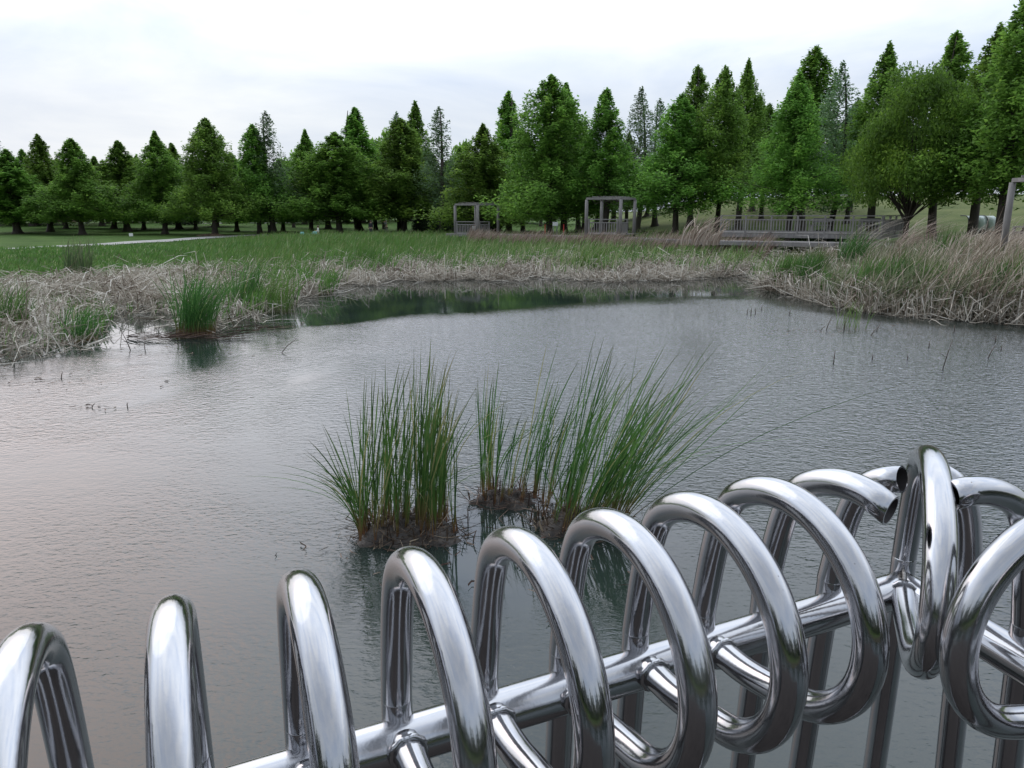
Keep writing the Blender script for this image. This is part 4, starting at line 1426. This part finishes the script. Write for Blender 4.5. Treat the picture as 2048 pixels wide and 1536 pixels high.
# white playground slide
x, y = px(190, 112, 1)
r_ = empty('playground_slide', (x, y, gz(x, y)), R(8))
tag(r_, 'small white playground slide on the lawn between left trunks', 'slide')
mb = MB()
prof = [(-1.3, .15), (-1.0, .2), (-.5, .55), (0, 1.0), (.35, 1.25), (.7, 1.28)]
for i in range(len(prof) - 1):
    a, b = prof[i], prof[i + 1]
    mb.bar((a[0], 0, a[1]), (b[0], 0, b[1]), .5, .04)
    for s_ in (-.27, .27): mb.bar((a[0], s_, a[1] + .08), (b[0], s_, b[1] + .08), .04, .2)
mb.build('chute', M_white, r_)
mb = MB()
for s_ in (-.2, .2): mb.tube([(1.1, s_, 0), (.7, s_, 1.7)], .03, 6)
for k in range(5): mb.bar((1.1 - .08 * k, -.2, .2 + .25 * k), (1.1 - .08 * k, .2, .2 + .25 * k), .03)
mb.build('ladder', M_post, r_)


# ------------------------------------------------------------------ people
M_skin = mat_plain('skin', (0.45, 0.28, 0.20), 0.6, 0, .05)
M_hair = mat_plain('hair', (0.06, 0.035, 0.025), 0.6)


def skin_obj(name, pts, edges, rad, mat, parent, sub=2):
    me = bpy.data.meshes.new(name)
    me.from_pydata(pts, edges, [])
    o = bpy.data.objects.new(name, me)
    COL.objects.link(o)
    me.materials.append(mat)
    md = o.modifiers.new('skin', 'SKIN')
    md.use_smooth_shade = True
    for i, r_ in enumerate(rad):
        rr_ = r_ if isinstance(r_, tuple) else (r_, r_)
        me.skin_vertices[0].data[i].radius = rr_
    me.skin_vertices[0].data[0].use_root = True
    s = o.modifiers.new('sub', 'SUBSURF'); s.levels = s.render_levels = sub
    if parent: o.parent = parent
    return o


def person(label, x, y, z, rz, H, top, trousers, hair=None, arms='down', seated=False, hat=None):
    r_ = empty('person', (x, y, z), rz)
    tag(r_, label, 'person')
    k = H / 1.7
    hipz = .90 if not seated else .46
    fy = 0.0
    # faces -Y
    P = {'pelvis': (0, 0, hipz), 'waist': (0, 0, hipz + .17), 'chest': (0, -.01, hipz + .40), 'neck': (0, 0, hipz + .56), 'head': (0, -.02, hipz + .68), 'crown': (0, -.01, hipz + .77)}
    names = list(P); pts = [P[n_] for n_ in names]; ed = [(0, 1), (1, 2), (2, 3), (3, 4), (4, 5)]
    rad = [(.16, .11), (.13, .10), (.17, .11), .055, .095, .07]
    for s_ in (-1, 1):
        i0 = len(pts)
        if seated:
            pts += [(s_ * .10, -.03, hipz - .01), (s_ * .13, -.42, hipz + .02), (s_ * .13, -.44, .08), (s_ * .13, -.56, .05)]
        else:
            pts += [(s_ * .09, 0, hipz - .10), (s_ * .10, -.02, .48), (s_ * .10, .02, .09), (s_ * .11, -.12, .04)]
        rad += [.095, .065, .04, .035]
        ed += [(0, i0), (i0, i0 + 1), (i0 + 1, i0 + 2), (i0 + 2, i0 + 3)]
        i1 = len(pts)
        sh = hipz + .49
        if arms == 'down': A_ = [(s_ * .17, 0, sh), (s_ * .23, .02, sh - .28), (s_ * .22, -.05, sh - .52), (s_ * .21, -.07, sh - .62)]
        elif arms == 'front': A_ = [(s_ * .17, 0, sh), (s_ * .22, -.02, sh - .27), (s_ * .12, -.24, sh - .24), (s_ * .08, -.32, sh - .22)]
        else: A_ = [(s_ * .17, 0, sh), (s_ * .24, -.12, sh - .20), (s_ * .10, -.22, sh + .05), (s_ * .06, -.20, sh + .12)]
        pts += A_; rad += [.06, .045, .033, .035]
        ed += [(2, i1), (i1, i1 + 1), (i1 + 1, i1 + 2), (i1 + 2, i1 + 3)]
    pts = [tuple(c * k for c in p) for p in pts]
    rad = [tuple(c * k for c in q) if isinstance(q, tuple) else q * k for q in rad]
    skin_obj('body', pts, ed, rad, M_skin, r_)
    # clothing grown a little larger over the same joints
    g_ = lambda q, e: tuple(c + e for c in q) if isinstance(q, tuple) else q + e
    ti = [0, 1, 2, 3]
    tp = [pts[0], pts[1], pts[2], tuple(np.array(pts[3]) - (0, 0, .03))]
    te = [(0, 1), (1, 2), (2, 3)]; tr = [g_(rad[0], .015), g_(rad[1], .025), g_(rad[2], .02), .06]
    for s0 in (10, 18):
        b = len(tp); tp += [pts[s0], pts[s0 + 1], tuple(np.array(pts[s0 + 1]) * .15 + np.array(pts[s0 + 2]) * .85)]
        tr += [.075 * k, .06 * k, .045 * k]; te += [(2, b), (b, b + 1), (b + 1, b + 2)]
    skin_obj('top', tp, te, tr, top, r_)
    lp = [tuple(np.array(pts[0]) - (0, 0, .02))]; lr = [g_(rad[0], .008)]; le = []
    for s0 in (6, 14):
        b = len(lp); lp += [pts[s0], pts[s0 + 1], tuple(np.array(pts[s0 + 1]) * .1 + np.array(pts[s0 + 2]) * .9)]
        lr += [.105 * k, .08 * k, .06 * k]; le += [(0, b), (b, b + 1), (b + 1, b + 2)]
    skin_obj('trousers', lp, le, lr, trousers, r_)
    hd = np.array(pts[4])
    mb = MB().ball((hd[0], hd[1] + .02, hd[2] + .035), .108 * k, (1, 1.05, 1.08), 2)
    mb.build('hat' if hat else 'hair', hat or hair or M_hair, r_)
    # nose and ears
    return r_


M_cream = mat_plain('cream_cloth', (0.62, 0.62, 0.57), 0.8)
M_lightjean = mat_plain('pale_denim', (0.42, 0.50, 0.55), 0.8)
M_navy = mat_plain('dark_cloth', (0.018, 0.018, 0.028), 0.8)
M_navy2 = mat_plain('dark_trousers', (0.03, 0.035, 0.055), 0.8)
M_greyc = mat_plain('grey_cloth', (0.17, 0.19, 0.19), 0.8)
M_whitec = mat_plain('white_cloth', (0.72, 0.73, 0.74), 0.8)
M_khaki = mat_plain('khaki_cloth', (0.16, 0.16, 0.13), 0.8)


def put(u, vtop, H, dist):
    x, y = px(u, dist, 1)
    z = gz(x, y)
    return x, y, z


x, y, z = put(637, 452, 1.55, 71)
person('person in a cream jacket and pale jeans facing a bicycle', x, y, z, R(-70), z_at(451, 71) - z, M_cream, M_lightjean, arms='front')
x, y, z = put(742, 439, 1.7, 80)
person('person in dark jacket and trousers standing under the trees', x, y, z, R(-20), 1.66, M_navy, M_navy2)
x, y, z = put(773, 437, 1.7, 82)
person('person in grey coat and white cap holding a camera up', x, y, z, R(-60), 1.68, M_greyc, M_khaki, arms='up', hat=M_whitec)
x, y = px(950, 61.3, 1.45)
pr_ = person('person in white seated low on the left pergola floor', x, y, 1.45 - .24, R(180), 1.5, M_whitec, M_khaki, arms='front', seated=True)

# bicycle
x, y = px(619, 70, .4)
M_teal = mat_plain('pale_teal_paint', (0.22, 0.50, 0.46), 0.4)
M_tyre = mat_plain('pale_rim', (0.35, 0.38, 0.38), 0.5)
r_ = empty('bicycle', (x, y, gz(x, y)), R(12))
tag(r_, 'pale teal bicycle with basket parked in front of the person in the cream jacket', 'bicycle')
for sx_ in (-.52, .52):
    w_ = empty('wheel', (sx_, 0, .33)); w_.parent = r_
    MB().tube([(.31 * math.cos(t), 0, .31 * math.sin(t)) for t in np.linspace(0, 2 * math.pi, 25)[:-1]], .022, 6, closed=True).build('tyre', M_tyre, w_)
    mb = MB()
    for t in np.linspace(0, math.pi, 9)[:-1]: mb.tube([(.29 * math.cos(t), 0, .29 * math.sin(t)), (-.29 * math.cos(t), 0, -.29 * math.sin(t))], .003, 3)
    mb.build('spokes', M_tyre, w_)
mb = MB()
for a, b in (((-.52, 0, .33), (-.12, 0, .3)), ((-.52, 0, .33), (-.2, 0, .75)), ((-.12, 0, .3), (-.22, 0, .85)), ((-.12, 0, .3), (.35, 0, .72)), ((-.2, 0, .75), (.34, 0, .8)), ((.52, 0, .33), (.34, 0, .95))):
    mb.tube([a, b], .02, 6)
mb.build('frame', M_teal, r_)
MB().box((-.24, 0, .88), (.24, .14, .06), 0, .02).build('saddle', M_dark, r_)
MB().tube([(.28, -.27, 1.0), (.34, 0, .98), (.28, .27, 1.0)], .016, 6).build('handlebar', M_dark, r_)
MB().box((.55, 0, .86), (.32, .34, .26), 0, .03).build('basket', M_teal, r_)
MB().box((-.62, 0, .82), (.34, .30, .26), 0, .04).build('rear_basket', M_teal, r_)

# ------------------------------------------------------------------ stainless steel railing in the foreground
PZ = EYE - .48                      # axis height of the horizontal pipe
CORNER = np.array([0.5043, 0.8672])
TH1 = R(23.33)                      # left arm: direction of travel away from camera
TH2 = R(17.0)
E1 = np.array([math.cos(TH1), math.sin(TH1)]); F1 = np.array([math.sin(TH1), -math.cos(TH1)])   # along / towards the viewer
E2 = np.array([math.sin(TH2), -math.cos(TH2)]); F2 = np.array([-math.cos(TH2), -math.sin(TH2)])
DG = R(-23.5 - 0.8)
F3 = np.array([math.sin(-.424), -math.cos(-.424)])
RT, RP = .0148, .0222
Qr, Qcs, Qcz, Qm, Qs0, Qa2, Qb2, Qzc = .1025, .1021, .1174, .0562, -.0157, .0019, -.0028, .0070
TILT = .0242                        # the left arm's pipe rises slightly towards the corner


def catmull(K, n=10):
    K = np.array(K); K = np.vstack([2 * K[0] - K[1], K, 2 * K[-1] - K[-2]]); out = []
    for i in range(1, len(K) - 2):
        a, b, c, d = K[i - 1:i + 3]
        for t in np.linspace(0, 1, n, endpoint=False):
            out.append(.5 * ((2 * b) + (-a + c) * t + (2 * a - 5 * b + 4 * c - d) * t * t + (-a + 3 * b - 3 * c + d) * t ** 3))
    out.append(K[-2])
    return np.array(out)


AN = np.radians([152, 122, 92, 62, 32, 2, -28, -58, -86])
K = [(Qs0 - 1.02 * Qm, -1.02), (Qs0 - .6 * Qm, -.6), (Qs0 - .3 * Qm, -.3), (Qs0, 0), (Qs0 + Qm * .05, .05)]
rads_ = Qr + Qa2 * np.cos(2 * AN) + Qb2 * np.sin(2 * AN)
K += [(Qcs + r_ * math.cos(a), Qcz + r_ * math.sin(a)) for r_, a in zip(rads_, AN)]
K += [(.06, Qzc), (.012, Qzc)]
PROF = catmull(K)
for _ in range(14):
    PROF[41:-2] = (PROF[40:-3] + PROF[42:-1] + 2 * PROF[41:-2]) / 4

rail = empty('metal_railing', (float(CORNER[0]), float(CORNER[1]), 0.0))
tag(rail, 'polished stainless steel railing with looped balusters turning a corner in front', 'railing')
O3 = Vector((float(CORNER[0]), float(CORNER[1]), 0.0))


def hoop(base, f, sx=1.0, sz=1.0, s_cut=None, diag=None, dz=.0074):
    """one looped baluster; base: xy on the pipe axis; f: unit xy towards the viewer"""
    pr = PROF.copy()
    if s_cut is not None:
        top = np.argmax(pr[:, 1])
        idx = np.where((np.arange(len(pr)) > top - 12) & (pr[:, 0] > s_cut))[0]
        e_ = idx[0]
        tp = pr[e_] - pr[e_ - 1]
        tp = tp / np.hypot(*tp)
        tn = .72
        need = RT * math.sqrt(max(0, 1 / tn ** 2 - 1)) + .003
        k_ = e_
        while np.hypot(*(pr[e_] - pr[k_])) < need: k_ -= 1
        pr = np.vstack([pr[:k_ + 1], pr[e_:e_ + 1]])
    pts = [Vector((base[0] + f[0] * s * sx, base[1] + f[1] * s * sx, PZ + dz + z_ * (sz if z_ > -.02 else 1))) - O3 for s, z_ in pr]
    mb = MB()
    n = 20
    if s_cut is None:
        mb.tube(pts, RT, n)
        # weld bead where the loop comes back to the pipe
        e = pts[-1]; d = (pts[-2] - pts[-1]).normalized()
        c0 = e + d * (RP - .012 + .003)
        s1 = d.orthogonal().normalized(); s2 = d.cross(s1)
        mb.tube([c0 + (s1 * math.cos(t) + s2 * math.sin(t)) * (RT + .001 + .0006 * math.sin(9 * t)) for t in np.linspace(0, 2 * math.pi, 41)[:-1]], .0032, 6, closed=True)
    else:
        # open end cut along the vertical plane through the corner
        mb.tube(pts, RT, n, caps=False)
        bm = mb.bm
        bm.verts.ensure_lookup_table()
        last = bm.verts[-n:]
        prev = bm.verts[-2 * n:-n]
        t = (pts[-1] - pts[-2]).normalized()
        nd = Vector(diag)
        nd = (t + nd * (0.75 if t.dot(nd) > 0 else -0.75)).normalized()
        cen = pts[-1]
        for v in last:
            dist = (v.co - cen).dot(nd)
            v.co = v.co - t * (dist / t.dot(nd))
        inner = [bm.verts.new(cen + (v.co - cen) * .86) for v in last]
        deep = [bm.verts.new(pts[-2] + (v.co - pts[-2]) * .86) for v in prev]
        for k in range(n):
            k2 = (k + 1) % n
            bm.faces.new((last[k], last[k2], inner[k2], inner[k]))
            bm.faces.new((inner[k], inner[k2], deep[k2], deep[k])).smooth = True
        bm.faces.new(deep)
        bm.faces.ensure_lookup_table()
        for f_ in bm.faces[-2 * n - 1:]:
            if any(v in deep for v in f_.verts): f_.material_index = 1
    o = mb.build('looped_baluster', M_steel, rail)
    o.data.materials.append(M_inside)
    return o


D1 = .0893
along8 = .306                         # hoop 8 lies this far before the corner
alongs = [along8 + D1 * k for k in range(-1, 10)]   # hoop 9 ... hoop -1
nd3 = Vector((F3[0], F3[1], 0)).cross(Vector((0, 0, 1))).normalized()
for i, a in enumerate(alongs):
    hoop(CORNER - E1 * a, F1, sz=.97 if i == 0 else 1.0, s_cut=.138 if i == 0 else None, diag=nd3, dz=TILT * (along8 - a))
hoop(CORNER - E1 * .113, F1, s_cut=.066, sz=.90, diag=nd3, dz=TILT * (along8 - .113))
hoop(CORNER, F3, sx=1.42, sz=.97)
hoop(CORNER + E2 * .079, F2, s_cut=.052, sz=.90, diag=nd3)
hoop(CORNER + E2 * .153, F2, sz=.93, s_cut=.114, diag=nd3)
for a in (.256, .350, .444):
    hoop(CORNER + E2 * a, F2)

# horizontal pipes, mitred at the corner
def pipe(end, zend, name='horizontal_pipe'):
    a = Vector((*CORNER, PZ + .0074)) - O3; b = Vector((*end, zend)) - O3
    mb = MB()
    n = 28
    mb.tube([a, a.lerp(b, .02), a.lerp(b, .5), b], RP, n)
    bm = mb.bm
    bm.verts.ensure_lookup_table()
    t = (b - a).normalized()
    for v in bm.verts[:n]:
        dist = (v.co - a).dot(nd3)
        v.co = v.co - t * (dist / t.dot(nd3))
    return mb.build(name, M_steel, rail)


pipe(CORNER - E1 * 1.75, PZ + TILT * (along8 - 1.75))
pipe(CORNER + E2 * .95, PZ + .0074)
# weld line at the mitre
c = Vector((*CORNER, PZ + .0074)) - O3
mb = MB()
mb.tube([c + (Vector((F3[0], F3[1], 0)) * 1.3 * math.cos(t) + Vector((0, 0, 1)) * math.sin(t)) * (RP + .0006) for t in np.linspace(0, 2 * math.pi, 41)[:-1]], .0022, 6, closed=True)
mb.build('weld', M_weld, rail)
# lower rail that the balusters run into
for e_, L_ in ((-E1, 1.75), (E2, .95)):
    fo = F1 if e_[0] < 0 else F2
    o_ = CORNER - (F1 + F2) / 2 * .0
    a = Vector((CORNER[0], CORNER[1], PZ - .98)) - O3 - Vector((fo[0], fo[1], 0)) * .075
    b = a + Vector((e_[0], e_[1], 0)) * L_
    MB().tube([a, b], .021, 16).build('bottom_rail', M_steel, rail)

# the deck the photographer stands on
DZ = PZ - 1.02
deck = empty('viewing_deck', (0, 0, 0))
tag(deck, 'brown wooden viewing deck under and behind the steel railing', 'deck')
mb = MB()
ang = TH1
inner = Vector((*CORNER, 0))
e1 = Vector((*E1, 0)); f1 = Vector((*F1, 0)); e2 = Vector((*E2, 0))
for k in range(26):
    s0 = inner + f1 * (-.04 + .125 * k) + e2 * 0
    rgt = inner + e2 * ((-.04 + .125 * k) / max(.2, e2.dot(f1)))
    a = rgt - e1 * 0.0
    b = a - e1 * 3.4
    mb.bar((a.x, a.y, DZ - .02), (b.x, b.y, DZ - .02), .118, .04)
mb.build('deck_boards', M_deckwood, deck)
mb = MB()
a = inner - f1 * .10; b = a - e1 * 3.4
mb.bar((a.x, a.y, DZ - .14), (b.x, b.y, DZ - .14), .045, .2)
a2 = inner + e1 * .06; b2 = a2 + e2 * 3.2
mb.bar((a2.x, a2.y, DZ - .14), (b2.x, b2.y, DZ - .14), .045, .2)
mb.build('edge_beam', M_deckwood, deck)
for q in (inner + f1 * .3 - e1 * .3, inner + f1 * .3 - e1 * 2.6, inner + f1 * 2.6 - e1 * .3, inner + f1 * 2.6 - e1 * 2.6):
    MB().tube([(q.x, q.y, -.9), (q.x, q.y, DZ - .045)], .09, 10).build('pile', M_deckwood, deck)
